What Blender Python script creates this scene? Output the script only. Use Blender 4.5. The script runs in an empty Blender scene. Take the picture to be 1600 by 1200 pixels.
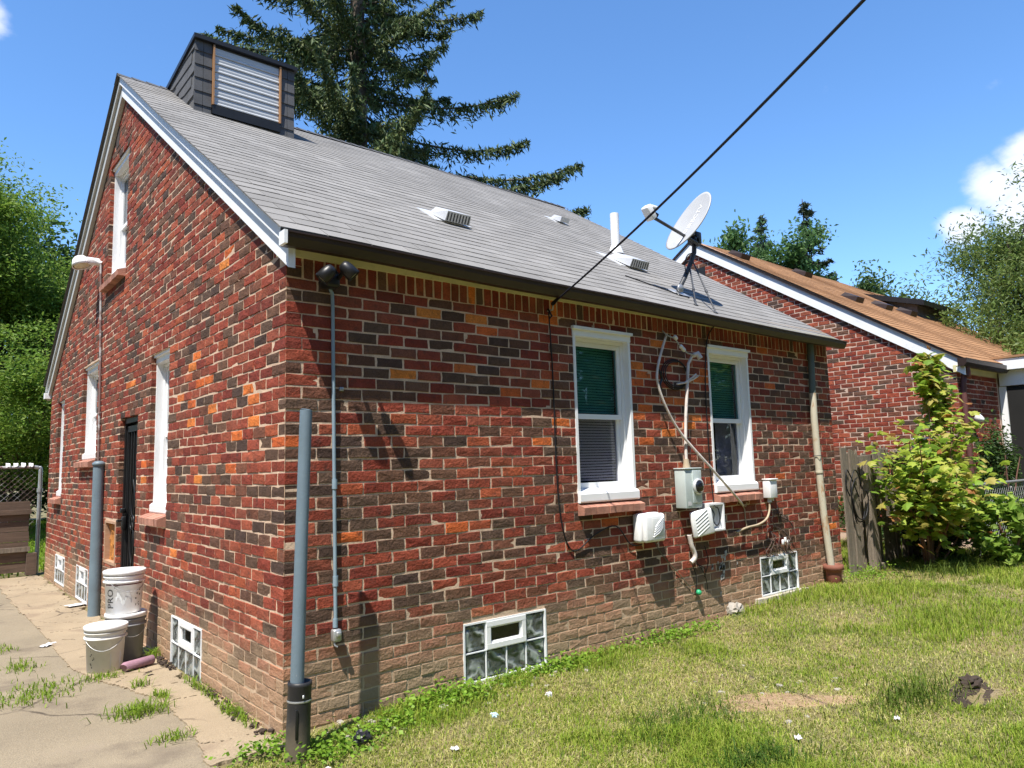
import bpy, bmesh, math, random
import numpy as np
from mathutils import Vector, Matrix

random.seed(7)
rng = np.random.default_rng(7)
SC = bpy.context.scene
COL = SC.collection

# ------------------------------------------------------------------ camera, sky, sun, exposure
CAM = Vector((-1.7216, -4.1631, 1.4855))
r_ = Vector((0.76918577, -0.63847438, -0.02652746))
u_ = Vector((-0.05040023, -0.10199683, 0.99350715))
f_ = Vector((0.63703459, 0.76285458, 0.11063377))
cd = bpy.data.cameras.new('camera')
cam = bpy.data.objects.new('camera', cd)
COL.objects.link(cam)
m = Matrix.Identity(4)
for i in range(3):
    m[i][0], m[i][1], m[i][2], m[i][3] = r_[i], u_[i], -f_[i], CAM[i]
cam.matrix_world = m
cd.sensor_width = 36.0
cd.lens = 36.0 * 0.7114845
cd.clip_start = 0.05
cd.clip_end = 3000
SC.camera = cam

SUN_TRAVEL = Vector((1.88, 1.0, -4.15)).normalized()
sun_pos = -SUN_TRAVEL
ld = bpy.data.lights.new('sun', 'SUN')
ld.energy = 5.0
ld.angle = math.radians(0.53)
ld.color = (1.0, 0.94, 0.84)
sun = bpy.data.objects.new('sun', ld)
sun.rotation_euler = SUN_TRAVEL.to_track_quat('-Z', 'Y').to_euler()
sun.location = (0, 0, 30)
COL.objects.link(sun)

world = bpy.data.worlds.new('World')
SC.world = world
world.use_nodes = True
nt = world.node_tree
nt.nodes.clear()
N = nt.nodes.new
L = nt.links.new
sky = N('ShaderNodeTexSky')
sky.sky_type = 'NISHITA'
sky.sun_disc = False
sky.sun_elevation = math.asin(sun_pos.z)
sky.sun_rotation = math.atan2(sun_pos.x, sun_pos.y)
sky.altitude = 200
sky.air_density = 1.0
sky.dust_density = 0.0
sky.ozone_density = 3.0
hsv = N('ShaderNodeHueSaturation')
hsv.inputs['Saturation'].default_value = 1.12
hsv.inputs['Value'].default_value = 1.0
L(sky.outputs[0], hsv.inputs['Color'])
tc = N('ShaderNodeTexCoord')


def cloud_mask(direction, radius, soft):
    d = N('ShaderNodeVectorMath'); d.operation = 'DISTANCE'
    L(tc.outputs['Generated'], d.inputs[0])
    d.inputs[1].default_value = Vector(direction).normalized()
    mr = N('ShaderNodeMapRange'); mr.interpolation_type = 'SMOOTHSTEP'
    mr.inputs['From Min'].default_value = radius
    mr.inputs['From Max'].default_value = radius - soft
    L(d.outputs['Value'], mr.inputs['Value'])
    return mr.outputs[0]


masks = [cloud_mask((0.919, 0.255, 0.293), 0.050, 0.05), cloud_mask((0.922, 0.215, 0.315), 0.055, 0.05),
         cloud_mask((0.923, 0.285, 0.256), 0.045, 0.045), cloud_mask((0.935, 0.225, 0.262), 0.065, 0.06),
         cloud_mask((0.035, 0.878, 0.477), 0.045, 0.045), cloud_mask((0.93, -0.2, 0.30), 0.25, 0.2),
         cloud_mask((-0.75, 0.5, 0.33), 0.3, 0.25), cloud_mask((0.1, -0.9, 0.35), 0.3, 0.25),
         cloud_mask((-0.8, -0.5, 0.25), 0.3, 0.25)]
acc = masks[0]
for k in masks[1:]:
    mx = N('ShaderNodeMath'); mx.operation = 'MAXIMUM'
    L(acc, mx.inputs[0]); L(k, mx.inputs[1]); acc = mx.outputs[0]
mp = N('ShaderNodeMapping'); mp.inputs['Scale'].default_value = (1, 1, 1.7)
L(tc.outputs['Generated'], mp.inputs['Vector'])
cn = N('ShaderNodeTexNoise'); cn.inputs['Scale'].default_value = 14.0
cn.inputs['Detail'].default_value = 8; cn.inputs['Roughness'].default_value = 0.58
L(mp.outputs[0], cn.inputs['Vector'])
ad = N('ShaderNodeMath'); ad.operation = 'MULTIPLY_ADD'
L(acc, ad.inputs[0]); ad.inputs[1].default_value = 0.75; L(cn.outputs['Fac'], ad.inputs[2])
cr = N('ShaderNodeMapRange'); cr.interpolation_type = 'SMOOTHSTEP'
cr.inputs['From Min'].default_value = 0.68; cr.inputs['From Max'].default_value = 1.12
L(ad.outputs[0], cr.inputs['Value'])
cf = N('ShaderNodeMath'); cf.operation = 'MULTIPLY'
L(cr.outputs[0], cf.inputs[0]); cf.inputs[1].default_value = 0.8
cn2 = N('ShaderNodeTexNoise'); cn2.inputs['Scale'].default_value = 16.0; cn2.inputs['Detail'].default_value = 5
L(mp.outputs[0], cn2.inputs['Vector'])
ccol = N('ShaderNodeMix'); ccol.data_type = 'RGBA'
L(cn2.outputs['Fac'], ccol.inputs['Factor'])
ccol.inputs[6].default_value = (4.2, 4.5, 5.2, 1)
ccol.inputs[7].default_value = (6.0, 6.0, 6.1, 1)
mixc = N('ShaderNodeMix'); mixc.data_type = 'RGBA'
L(cf.outputs[0], mixc.inputs['Factor'])
tint = N('ShaderNodeMix'); tint.data_type = 'RGBA'; tint.blend_type = 'MULTIPLY'
tint.inputs['Factor'].default_value = 1.0; tint.inputs[7].default_value = (.95, 1.05, 1.14, 1)
L(hsv.outputs[0], tint.inputs[6])
L(tint.outputs[2], mixc.inputs[6]); L(ccol.outputs[2], mixc.inputs[7])
bg = N('ShaderNodeBackground'); bg.inputs['Strength'].default_value = 0.135
L(mixc.outputs[2], bg.inputs['Color'])
out = N('ShaderNodeOutputWorld'); L(bg.outputs[0], out.inputs[0])

SC.view_settings.view_transform = 'Standard'
SC.view_settings.look = 'None'
SC.view_settings.gamma = 1
SC.view_settings.use_curve_mapping = False
SC.view_settings.exposure = 0.8
SC.cycles.max_bounces = 8
SC.cycles.transparent_max_bounces = 16
SC.cycles.use_denoising = True


# ------------------------------------------------------------------ materials
def srgb(r, g, b):
    f = lambda c: (c / 255 / 12.92) if c / 255 <= 0.04045 else ((c / 255 + 0.055) / 1.055) ** 2.4
    return (f(r), f(g), f(b))


def ramp(nt, src, lo, hi):
    mr = nt.nodes.new('ShaderNodeMapRange'); mr.interpolation_type = 'SMOOTHSTEP'
    mr.inputs['From Min'].default_value = lo; mr.inputs['From Max'].default_value = hi
    nt.links.new(src, mr.inputs['Value'])
    return mr.outputs[0]


def noise(nt, vec, scale, detail=4, rough=0.55):
    n = nt.nodes.new('ShaderNodeTexNoise')
    n.inputs['Scale'].default_value = scale; n.inputs['Detail'].default_value = detail
    n.inputs['Roughness'].default_value = rough
    nt.links.new(vec, n.inputs['Vector'])
    return n.outputs['Fac']


def mixrgb(nt, fac, a, b, blend='MIX'):
    x = nt.nodes.new('ShaderNodeMix'); x.data_type = 'RGBA'; x.blend_type = blend
    for sock, v in ((x.inputs['Factor'], fac), (x.inputs[6], a), (x.inputs[7], b)):
        if isinstance(v, (int, float)):
            sock.default_value = v
        elif isinstance(v, tuple):
            sock.default_value = (*v[:3], 1)
        else:
            nt.links.new(v, sock)
    return x.outputs[2]


def math_(nt, op, a, b=None):
    x = nt.nodes.new('ShaderNodeMath'); x.operation = op
    for i, v in enumerate((a, b)):
        if v is None:
            continue
        if isinstance(v, (int, float)):
            x.inputs[i].default_value = v
        else:
            nt.links.new(v, x.inputs[i])
    return x.outputs[0]


def M(name, base=(.5, .5, .5), rough=.6, var=.12, scale=6, bump=.1, bscale=60, metallic=0.0, src=None,
      dust=None, spots=None, translucent=0.0, spec=.4, stretch=None, bdist=.01, fine=0.0):
    """base colour with broad and fine tone variation, optional second-tone patches, optional dust near the ground."""
    mt = bpy.data.materials.new(name)
    mt.use_nodes = True
    t = mt.node_tree
    b = t.nodes['Principled BSDF']
    g = t.nodes.new('ShaderNodeNewGeometry')
    pos = g.outputs['Position']
    if stretch:
        mpn = t.nodes.new('ShaderNodeMapping'); mpn.inputs['Scale'].default_value = stretch
        t.links.new(pos, mpn.inputs['Vector']); pos = mpn.outputs[0]
    if src == 'attr':
        a = t.nodes.new('ShaderNodeAttribute'); a.attribute_name = 'tone'; col = a.outputs['Color']
    elif src == 'obj':
        a = t.nodes.new('ShaderNodeObjectInfo'); col = a.outputs['Color']
    else:
        a = t.nodes.new('ShaderNodeRGB'); a.outputs[0].default_value = (*base, 1); col = a.outputs[0]
    n1 = noise(t, pos, scale, 5)
    mr = t.nodes.new('ShaderNodeMapRange')
    mr.inputs['From Min'].default_value = .25; mr.inputs['From Max'].default_value = .75
    mr.inputs['To Min'].default_value = 1 - var; mr.inputs['To Max'].default_value = 1 + var
    t.links.new(n1, mr.inputs['Value'])
    v = mr.outputs[0]
    if fine:
        n3 = noise(t, pos, bscale * 2.2, 3)
        mr2 = t.nodes.new('ShaderNodeMapRange')
        mr2.inputs['From Min'].default_value = .3; mr2.inputs['From Max'].default_value = .7
        mr2.inputs['To Min'].default_value = 1 - fine; mr2.inputs['To Max'].default_value = 1 + fine
        t.links.new(n3, mr2.inputs['Value'])
        v = math_(t, 'MULTIPLY', v, mr2.outputs[0])
    hs = t.nodes.new('ShaderNodeHueSaturation')
    t.links.new(v, hs.inputs['Value']); t.links.new(col, hs.inputs['Color'])
    col = hs.outputs[0]
    if spots:
        for (c2, sc2, lo, hi, amt) in spots:
            fac = math_(t, 'MULTIPLY', ramp(t, noise(t, pos, sc2, 6, .62), lo, hi), amt)
            col = mixrgb(t, fac, col, c2)
    if dust:
        c2, z0, z1, amt = dust
        sx = t.nodes.new('ShaderNodeSeparateXYZ'); t.links.new(g.outputs['Position'], sx.inputs[0])
        zz = math_(t, 'ADD', sx.outputs[2], math_(t, 'MULTIPLY', math_(t, 'SUBTRACT', noise(t, g.outputs['Position'], 2.3, 5), .5), .5))
        fac = math_(t, 'MULTIPLY', ramp(t, zz, z1, z0), amt)
        col = mixrgb(t, fac, col, c2)
    t.links.new(col, b.inputs['Base Color'])
    b.inputs['Roughness'].default_value = rough
    b.inputs['Metallic'].default_value = metallic
    b.inputs['Specular IOR Level'].default_value = spec
    if bump:
        bm_ = t.nodes.new('ShaderNodeBump'); bm_.inputs['Strength'].default_value = bump
        bm_.inputs['Distance'].default_value = min(bdist, .42 / bscale)
        t.links.new(noise(t, pos, bscale, 5, .6), bm_.inputs['Height'])
        t.links.new(bm_.outputs[0], b.inputs['Normal'])
    if translucent:
        tr = t.nodes.new('ShaderNodeBsdfTranslucent'); t.links.new(col, tr.inputs['Color'])
        ms = t.nodes.new('ShaderNodeMixShader'); ms.inputs[0].default_value = translucent
        t.links.new(b.outputs[0], ms.inputs[1]); t.links.new(tr.outputs[0], ms.inputs[2])
        t.links.new(ms.outputs[0], t.nodes['Material Output'].inputs['Surface'])
    return mt


DUST = (.40, .29, .185)
brick_kw = dict(rough=.88, var=.26, scale=11, bump=1.0, bscale=48, bdist=.010, fine=.24, spec=.2,
                spots=[((.05, .036, .03), 17, .52, .72, .62), ((.42, .34, .28), 13, .68, .82, .4), ((.11, .07, .05), 2.2, .5, .75, .35)])
MAT = {}
MAT['brick'] = M('brick', src='attr', dust=(DUST, .16, .62, .72), **brick_kw)
MAT['brick_obj'] = M('brick_single', src='obj', dust=(DUST, .16, .62, .72), **brick_kw)
MAT['nbrick'] = M('neighbour_brick', src='attr', dust=(DUST, .0, .4, .4), **brick_kw)
MAT['nbrick_obj'] = M('neighbour_brick_single', src='obj', dust=(DUST, .0, .4, .4), **brick_kw)
MAT['mortar'] = M('mortar', (.56, .41, .295), .9, .25, 8, .5, 60, fine=.14, dust=(DUST, .1, .6, .6))
MAT['nmortar'] = M('neighbour_mortar', (.54, .40, .32), .9, .12, 12, .4, 90)
MAT['sill_brick'] = M('sill_brick', (.30, .145, .10), .85, .2, 14, .5, 80, src='obj', fine=.12, bdist=.006)
MAT['white'] = M('white_cladding', (.80, .81, .82), .38, .03, 3, .03, 40, spots=[((.62, .60, .55), 9, .62, .8, .25)])
MAT['white_wood'] = M('white_painted_board', (.78, .80, .82), .5, .05, 4, .12, 50, spots=[((.55, .60, .66), 11, .6, .72, .35)])
MAT['grey_board'] = M('grey_board', (.46, .47, .46), .5, .1, 4, .12, 50)
MAT['cream'] = M('bounce_tinted_cream_board', (.62, .58, .33), .55, .12, 3, .15, 40, spots=[((.35, .30, .13), 7, .55, .75, .5)])  # cream paint, with the yellow of bounced light put into it
MAT['gutter'] = M('brown_gutter', (.034, .021, .017), .42, .2, 2.5, .08, 20, spots=[((.07, .052, .042), 5, .6, .75, .4)])
MAT['deck'] = M('roof_underlay', (.10, .10, .10), .9, .15, 8, .3, 60)
shing = dict(rough=.95, var=.16, scale=1.6, bump=.8, bscale=260, bdist=.003, fine=.22, spec=.15)
MAT['shingle'] = M('shingle', src='attr', **shing)
MAT['shingle_obj'] = M('shingle_single', src='obj', **shing)
MAT['dark_shingle'] = M('dark_shingle', (.085, .088, .095), .95, .25, 5, .8, 240, fine=.25, bdist=.003)
MAT['black'] = M('black_paint', (.012, .012, .013), .4, .2, 6, .05, 60)
MAT['blackplastic'] = M('black_plastic', (.020, .020, .022), .5, .3, 14, .12, 40, spots=[((.10, .09, .075), 20, .56, .72, .5)], dust=((.2, .16, .11), .0, .2, .5))
MAT['darkgrey'] = M('dark_grey_steel', (.045, .048, .055), .45, .2, 10, .1, 60)
MAT['pipe_grey'] = M('grey_painted_pipe', (.135, .185, .225), .48, .14, 5, .1, 50, spots=[((.35, .36, .36), 22, .66, .74, .5), ((.07, .07, .075), 9, .6, .78, .5)])
MAT['conduit'] = M('grey_conduit', (.22, .30, .36), .4, .1, 7, .05, 60)
MAT['rust'] = M('rusty_conduit', (.16, .10, .09), .7, .3, 12, .2, 60, spots=[((.42, .42, .42), 6, .5, .6, .8)])
MAT['galv'] = M('galvanised', (.42, .43, .44), .4, .15, 18, .06, 60, metallic=.6)
MAT['alu'] = M('bright_aluminium', (.62, .63, .64), .42, .08, 5, .05, 60, metallic=.35)
MAT['plastic_grey'] = M('pale_grey_plastic', (.58, .60, .60), .42, .07, 5, .04, 60, spots=[((.36, .36, .34), 16, .6, .75, .3)])
MAT['plastic_white'] = M('white_plastic', (.78, .79, .80), .38, .06, 6, .03, 40, spots=[((.48, .45, .40), 15, .58, .76, .35)])
MAT['dish'] = M('grey_dish_paint', (.40, .41, .42), .45, .06, 5, .04, 60)
MAT['meterbox'] = M('meter_box_paint', (.44, .50, .49), .45, .08, 7, .05, 50)
MAT['cable_black'] = M('black_cable', (.008, .008, .011), .5, .1, 10, 0)
MAT['cable_white'] = M('white_cable', (.62, .56, .52), .6, .18, 14, .1, 60, spots=[((.28, .22, .18), 12, .55, .7, .6)])
MAT['cable_tan'] = M('tan_cable', (.40, .32, .22), .6, .15, 14, 0)
MAT['orange_trim'] = M('orange_wood_trim', (.36, .19, .085), .6, .15, 12, .1, 60)
MAT['concrete_sill'] = M('concrete_sill', (.46, .41, .34), .9, .18, 10, .5, 70, fine=.15)
MAT['terracotta'] = M('terracotta', (.20, .075, .05), .75, .2, 9, .2, 60)
MAT['peel'] = M('peeling_downspout', (.50, .46, .36), .6, .1, 5, .15, 40, stretch=(1, 1, .35),
                spots=[((.36, .20, .09), 13, .56, .66, .75), ((.10, .10, .085), 30, .62, .7, .5)])
MAT['peel_dark'] = M('dark_green_downspout', (.09, .115, .10), .6, .2, 9, .15, 40)
MAT['wood'] = M('weathered_wood', (.215, .175, .135), .85, .34, 5, .8, 24, stretch=(9, 9, .6), fine=.34, bdist=.012, spots=[((.07, .055, .045), 6, .56, .70, .7), ((.33, .29, .24), 9, .6, .75, .5)])
MAT['wood_dark'] = M('dark_weathered_wood', (.13, .088, .064), .85, .3, 5, .5, 30, stretch=(.8, 9, 9), fine=.2, bdist=.006)
MAT['patch'] = M('bare_orange_filler', (.42, .17, .035), .9, .35, 14, .8, 40, bdist=.02)
MAT['clay'] = M('tan_mortar_smear', (.40, .25, .16), .9, .15, 12, .4, 60)
MAT['mauve'] = M('mauve_roller_nap', (.30, .17, .22), .95, .2, 20, .8, 160)
MAT['cloth'] = M('white_rag', (.75, .74, .72), .9, .1, 9, .3, 40)
MAT['bag'] = M('black_rubbish', (.02, .02, .026), .35, .3, 12, .3, 40)
MAT['stone'] = M('pale_stone', (.34, .31, .27), .9, .2, 14, .5, 50, fine=.15)
MAT['paper'] = M('paper', (.55, .55, .56), .8, .08, 20, .1, 30)
MAT['soil'] = M('dark_soil', (.045, .031, .023), .95, .35, 14, .9, 60, bdist=.03)
MAT['ink'] = M('black_print', (.02, .02, .022), .6, .1, 10, 0)
MAT['maroon'] = M('maroon_print', (.12, .02, .04), .6, .1, 10, 0)
MAT['white_print'] = M('white_print', (.85, .86, .88), .5, .03, 10, 0)
MAT['bucket_grey'] = M('grey_bucket', (.24, .25, .26), .5, .12, 9, .05, 40)
MAT['nshingle'] = M('neighbour_shingle', src='attr', **shing)
MAT['leaf'] = M('leaf', src='attr', rough=.5, var=.12, scale=3, bump=0, translucent=.45, spec=.3)
MAT['leaf_obj'] = M('leaf_single', src='obj', rough=.42, var=.12, scale=9, bump=.1, bscale=60, translucent=.48, spec=.35)
MAT['needle'] = M('needle', src='attr', rough=.6, var=.1, scale=3, bump=0, translucent=.15, spec=.25)
MAT['grass'] = M('grass', src='attr', rough=.6, var=.1, scale=2, bump=0, translucent=.45, spec=.2)
MAT['bark'] = M('bark', (.085, .065, .05), .9, .3, 7, .9, 30, stretch=(3, 3, .8), bdist=.03)
MAT['bark_red'] = M('red_brown_stem', (.17, .085, .06), .8, .25, 9, .4, 40)
MAT['bulb'] = M('lamp_lens', (.62, .60, .42), .3, .05, 10, 0)
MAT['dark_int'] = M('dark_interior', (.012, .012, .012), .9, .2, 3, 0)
MAT['blind'] = M('blind_slat', (.80, .82, .80), .55, .06, 6, 0)
MAT['curtain'] = M('curtain', (.45, .46, .46), .8, .1, 6, .1, 20)


def glass_mat(name, tint, refl_rough=.02):
    mt = bpy.data.materials.new(name); mt.use_nodes = True
    t = mt.node_tree; t.nodes.clear()
    o = t.nodes.new('ShaderNodeOutputMaterial')
    tr = t.nodes.new('ShaderNodeBsdfTransparent'); tr.inputs[0].default_value = (*tint, 1)
    gl = t.nodes.new('ShaderNodeBsdfGlossy'); gl.inputs['Roughness'].default_value = refl_rough
    gl.inputs['Color'].default_value = (.9, .95, 1, 1)
    fr = t.nodes.new('ShaderNodeFresnel'); fr.inputs[0].default_value = 1.5
    g = t.nodes.new('ShaderNodeNewGeometry')
    bp = t.nodes.new('ShaderNodeBump'); bp.inputs['Strength'].default_value = .03; bp.inputs['Distance'].default_value = .01
    t.links.new(noise(t, g.outputs['Position'], 3, 2), bp.inputs['Height'])
    t.links.new(bp.outputs[0], gl.inputs['Normal'])
    mx = t.nodes.new('ShaderNodeMixShader')
    ff = t.nodes.new('ShaderNodeMath'); ff.operation = 'MULTIPLY'
    inv = t.nodes.new('ShaderNodeMath'); inv.operation = 'SUBTRACT'; inv.inputs[0].default_value = 1.0
    t.links.new(g.outputs['Backfacing'], inv.inputs[1])
    t.links.new(fr.outputs[0], ff.inputs[0]); t.links.new(inv.outputs[0], ff.inputs[1])
    t.links.new(ff.outputs[0], mx.inputs[0]); t.links.new(tr.outputs[0], mx.inputs[1]); t.links.new(gl.outputs[0], mx.inputs[2])
    t.links.new(mx.outputs[0], o.inputs[0])
    return mt


MAT['glass_up'] = glass_mat('teal_tinted_pane', (.44, .635, .635))
MAT['glass_low'] = glass_mat('grey_screened_pane', (.66, .66, .72))
MAT['glass_dark'] = glass_mat('dark_pane', (.35, .40, .38))


def add_cracks(mt, scale, width, colr, amt, warp=.35):
    t = mt.node_tree; b = t.nodes['Principled BSDF']
    g = t.nodes.new('ShaderNodeNewGeometry')
    n = t.nodes.new('ShaderNodeTexNoise'); n.inputs['Scale'].default_value = 2.2; n.inputs['Detail'].default_value = 6
    t.links.new(g.outputs['Position'], n.inputs['Vector'])
    sc_ = t.nodes.new('ShaderNodeVectorMath'); sc_.operation = 'MULTIPLY_ADD'
    t.links.new(n.outputs['Color'], sc_.inputs[0]); sc_.inputs[1].default_value = (warp, warp, 0); t.links.new(g.outputs['Position'], sc_.inputs[2])
    v = t.nodes.new('ShaderNodeTexVoronoi'); v.feature = 'DISTANCE_TO_EDGE'; v.inputs['Scale'].default_value = scale
    v.voronoi_dimensions = '2D'
    t.links.new(sc_.outputs[0], v.inputs['Vector'])
    fac = math_(t, 'MULTIPLY', ramp(t, v.outputs['Distance'], width, width * .25), math_(t, 'MULTIPLY', ramp(t, noise(t, g.outputs['Position'], 1.7, 3), .42, .6), amt))
    old_ = b.inputs['Base Color'].links[0].from_socket
    t.links.new(mixrgb(t, fac, old_, colr), b.inputs['Base Color'])


def block_glass():
    mt = bpy.data.materials.new('wavy_glass_block'); mt.use_nodes = True
    t = mt.node_tree; b = t.nodes['Principled BSDF']
    g = t.nodes.new('ShaderNodeNewGeometry')
    oi = t.nodes.new('ShaderNodeObjectInfo')
    ad_ = t.nodes.new('ShaderNodeVectorMath'); ad_.operation = 'ADD'
    cx = t.nodes.new('ShaderNodeCombineXYZ'); t.links.new(math_(t, 'MULTIPLY', oi.outputs['Random'], 7.0), cx.inputs[0])
    t.links.new(g.outputs['Position'], ad_.inputs[0]); t.links.new(cx.outputs[0], ad_.inputs[1])
    w = t.nodes.new('ShaderNodeTexWave'); w.bands_direction = 'DIAGONAL'
    w.inputs['Scale'].default_value = 3.2; w.inputs['Distortion'].default_value = 9; w.inputs['Detail'].default_value = 2.5
    w.inputs['Detail Scale'].default_value = 1.6
    t.links.new(ad_.outputs[0], w.inputs['Vector'])
    fac = ramp(t, math_(t, 'MULTIPLY', w.outputs['Fac'], math_(t, 'ADD', noise(t, ad_.outputs[0], 11, 3), .45)), .38, 1.05)
    t.links.new(mixrgb(t, fac, (.075, .085, .08), (.30, .33, .315)), b.inputs['Base Color'])
    b.inputs['Roughness'].default_value = .12
    b.inputs['Specular IOR Level'].default_value = .6
    bp = t.nodes.new('ShaderNodeBump'); bp.inputs['Strength'].default_value = .8; bp.inputs['Distance'].default_value = .02
    t.links.new(w.outputs['Fac'], bp.inputs['Height']); t.links.new(bp.outputs[0], b.inputs['Normal'])
    return mt


MAT['block'] = block_glass()
MAT['siding'] = M('dull_grey_white_siding', (.46, .48, .50), .45, .10, 3, .05, 40, spots=[((.33, .34, .35), 6, .55, .75, .4)])


# ------------------------------------------------------------------ object helpers
def wloc(o):
    v = Vector((0, 0, 0))
    while o is not None:
        v = v + o.location
        o = o.parent
    return v


def tag(o, label=None, cat=None, group=None, kind=None):
    if label: o['label'] = label
    if cat: o['category'] = cat
    if group: o['group'] = group
    if kind: o['kind'] = kind
    return o


def thing(name, loc, label, cat, group=None):
    o = bpy.data.objects.new(name, None)
    o.location = loc
    o.empty_display_size = .1
    COL.objects.link(o)
    return tag(o, label, cat, group)


class MB:
    """collects geometry in world coordinates, then links it as one mesh object"""
    def __init__(s):
        s.v, s.f, s.sm = [], [], []

    def add(s, vs, fs, smooth=False):
        o = len(s.v)
        s.v += [tuple(x) for x in vs]
        s.f += [tuple(i + o for i in f) for f in fs]
        s.sm += [smooth] * len(fs)
        return s

    def hexa(s, c):
        return s.add(c, [(0, 3, 2, 1), (4, 5, 6, 7), (0, 1, 5, 4), (1, 2, 6, 5), (2, 3, 7, 6), (3, 0, 4, 7)])

    def box(s, a, b, fn=None):
        (x0, y0, z0), (x1, y1, z1) = a, b
        c = [(x0, y0, z0), (x1, y0, z0), (x1, y1, z0), (x0, y1, z0), (x0, y0, z1), (x1, y0, z1), (x1, y1, z1), (x0, y1, z1)]
        if fn: c = [fn(*q) for q in c]
        return s.hexa(c)

    def prism(s, poly, fn, d0, d1):
        """poly: list of 2d points, fn(p, q, d)->xyz"""
        n = len(poly)
        vs = [fn(p, q, d0) for p, q in poly] + [fn(p, q, d1) for p, q in poly]
        fs = [tuple(range(n)), tuple(range(2 * n - 1, n - 1, -1))]
        fs += [(i, (i + 1) % n, n + (i + 1) % n, n + i) for i in range(n)]
        return s.add(vs, fs)

    def tube(s, pts, r, n=8, caps=True):
        pts = [Vector(p) for p in pts]
        k = len(pts)
        rs = r if isinstance(r, (list, tuple)) else [r] * k
        vs, fs = [], []
        t0 = (pts[1] - pts[0]).normalized()
        a = Vector((0, 0, 1)) if abs(t0.z) < .9 else Vector((1, 0, 0))
        nx = t0.cross(a).normalized()
        for i, p in enumerate(pts):
            t = (pts[min(i + 1, k - 1)] - pts[max(i - 1, 0)])
            t = t.normalized() if t.length > 1e-9 else t0
            nx = (nx - t * nx.dot(t))
            nx = nx.normalized() if nx.length > 1e-6 else t.orthogonal().normalized()
            ny = t.cross(nx)
            for j in range(n):
                an = 2 * math.pi * j / n
                vs.append(p + (nx * math.cos(an) + ny * math.sin(an)) * rs[i])
        for i in range(k - 1):
            for j in range(n):
                fs.append((i * n + j, i * n + (j + 1) % n, (i + 1) * n + (j + 1) % n, (i + 1) * n + j))
        s.add(vs, fs, True)
        if caps:
            s.add([vs[j] for j in range(n)], [tuple(range(n - 1, -1, -1))])
            s.add([vs[(k - 1) * n + j] for j in range(n)], [tuple(range(n))])
        return s

    def lathe(s, prof, c, axis=(0, 0, 1), n=24, smooth=True):
        c = Vector(c); ax = Vector(axis).normalized(); e1 = ax.orthogonal().normalized(); e2 = ax.cross(e1)
        vs, fs = [], []
        for r, h in prof:
            for j in range(n):
                an = 2 * math.pi * j / n
                vs.append(c + ax * h + (e1 * math.cos(an) + e2 * math.sin(an)) * r)
        for i in range(len(prof) - 1):
            for j in range(n):
                fs.append((i * n + j, i * n + (j + 1) % n, (i + 1) * n + (j + 1) % n, (i + 1) * n + j))
        return s.add(vs, fs, smooth)

    def rbox(s, c, size, axes=None, bev=.01, seg=2):
        bm = bmesh.new(); bmesh.ops.create_cube(bm, size=1)
        for v in bm.verts:
            v.co = Vector((v.co.x * size[0], v.co.y * size[1], v.co.z * size[2]))
        bmesh.ops.bevel(bm, geom=bm.edges[:], offset=bev, segments=seg, affect='EDGES', profile=.5)
        ax = axes or (Vector((1, 0, 0)), Vector((0, 1, 0)), Vector((0, 0, 1)))
        c = Vector(c)
        bm.verts.index_update()
        vs = [c + ax[0] * v.co.x + ax[1] * v.co.y + ax[2] * v.co.z for v in bm.verts]
        fs = [tuple(v.index for v in f.verts) for f in bm.faces]
        bm.free()
        return s.add(vs, fs, seg > 1)

    def build(s, name, mat, parent=None, origin=None):
        base = wloc(parent) if parent is not None else Vector((0, 0, 0))
        org = Vector(origin) if origin is not None else base
        me = bpy.data.meshes.new(name)
        me.from_pydata([tuple(Vector(v) - org) for v in s.v], [], s.f)
        me.polygons.foreach_set('use_smooth', s.sm)
        me.validate()
        bm = bmesh.new(); bm.from_mesh(me)
        bmesh.ops.recalc_face_normals(bm, faces=bm.faces[:])
        bm.to_mesh(me); bm.free()
        me.materials.append(mat)
        o = bpy.data.objects.new(name, me)
        COL.objects.link(o)
        if parent is not None:
            o.parent = parent
        o.location = org - base
        return o


def npmesh(name, V, F, mat, col=None, parent=None, smooth=False):
    """fast mesh from arrays; F is (m,k); col is per-vertex rgb"""
    V = np.asarray(V, np.float32); F = np.asarray(F, np.int32)
    base = np.array(wloc(parent) if parent is not None else (0, 0, 0), np.float32)
    me = bpy.data.meshes.new(name)
    me.vertices.add(len(V)); me.vertices.foreach_set('co', (V - base).ravel())
    mcount, k = F.shape
    me.loops.add(mcount * k); me.loops.foreach_set('vertex_index', F.ravel())
    me.polygons.add(mcount); me.polygons.foreach_set('loop_start', np.arange(0, mcount * k, k, dtype=np.int32))
    me.polygons.foreach_set('use_smooth', np.full(mcount, smooth))
    me.update(calc_edges=True)
    if col is not None:
        at = me.color_attributes.new('tone', 'FLOAT_COLOR', 'POINT')
        c4 = np.ones((len(V), 4), np.float32); c4[:, :3] = col
        at.data.foreach_set('color', c4.ravel())
    me.materials.append(mat)
    o = bpy.data.objects.new(name, me)
    COL.objects.link(o)
    if parent is not None: o.parent = parent
    return o


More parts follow.
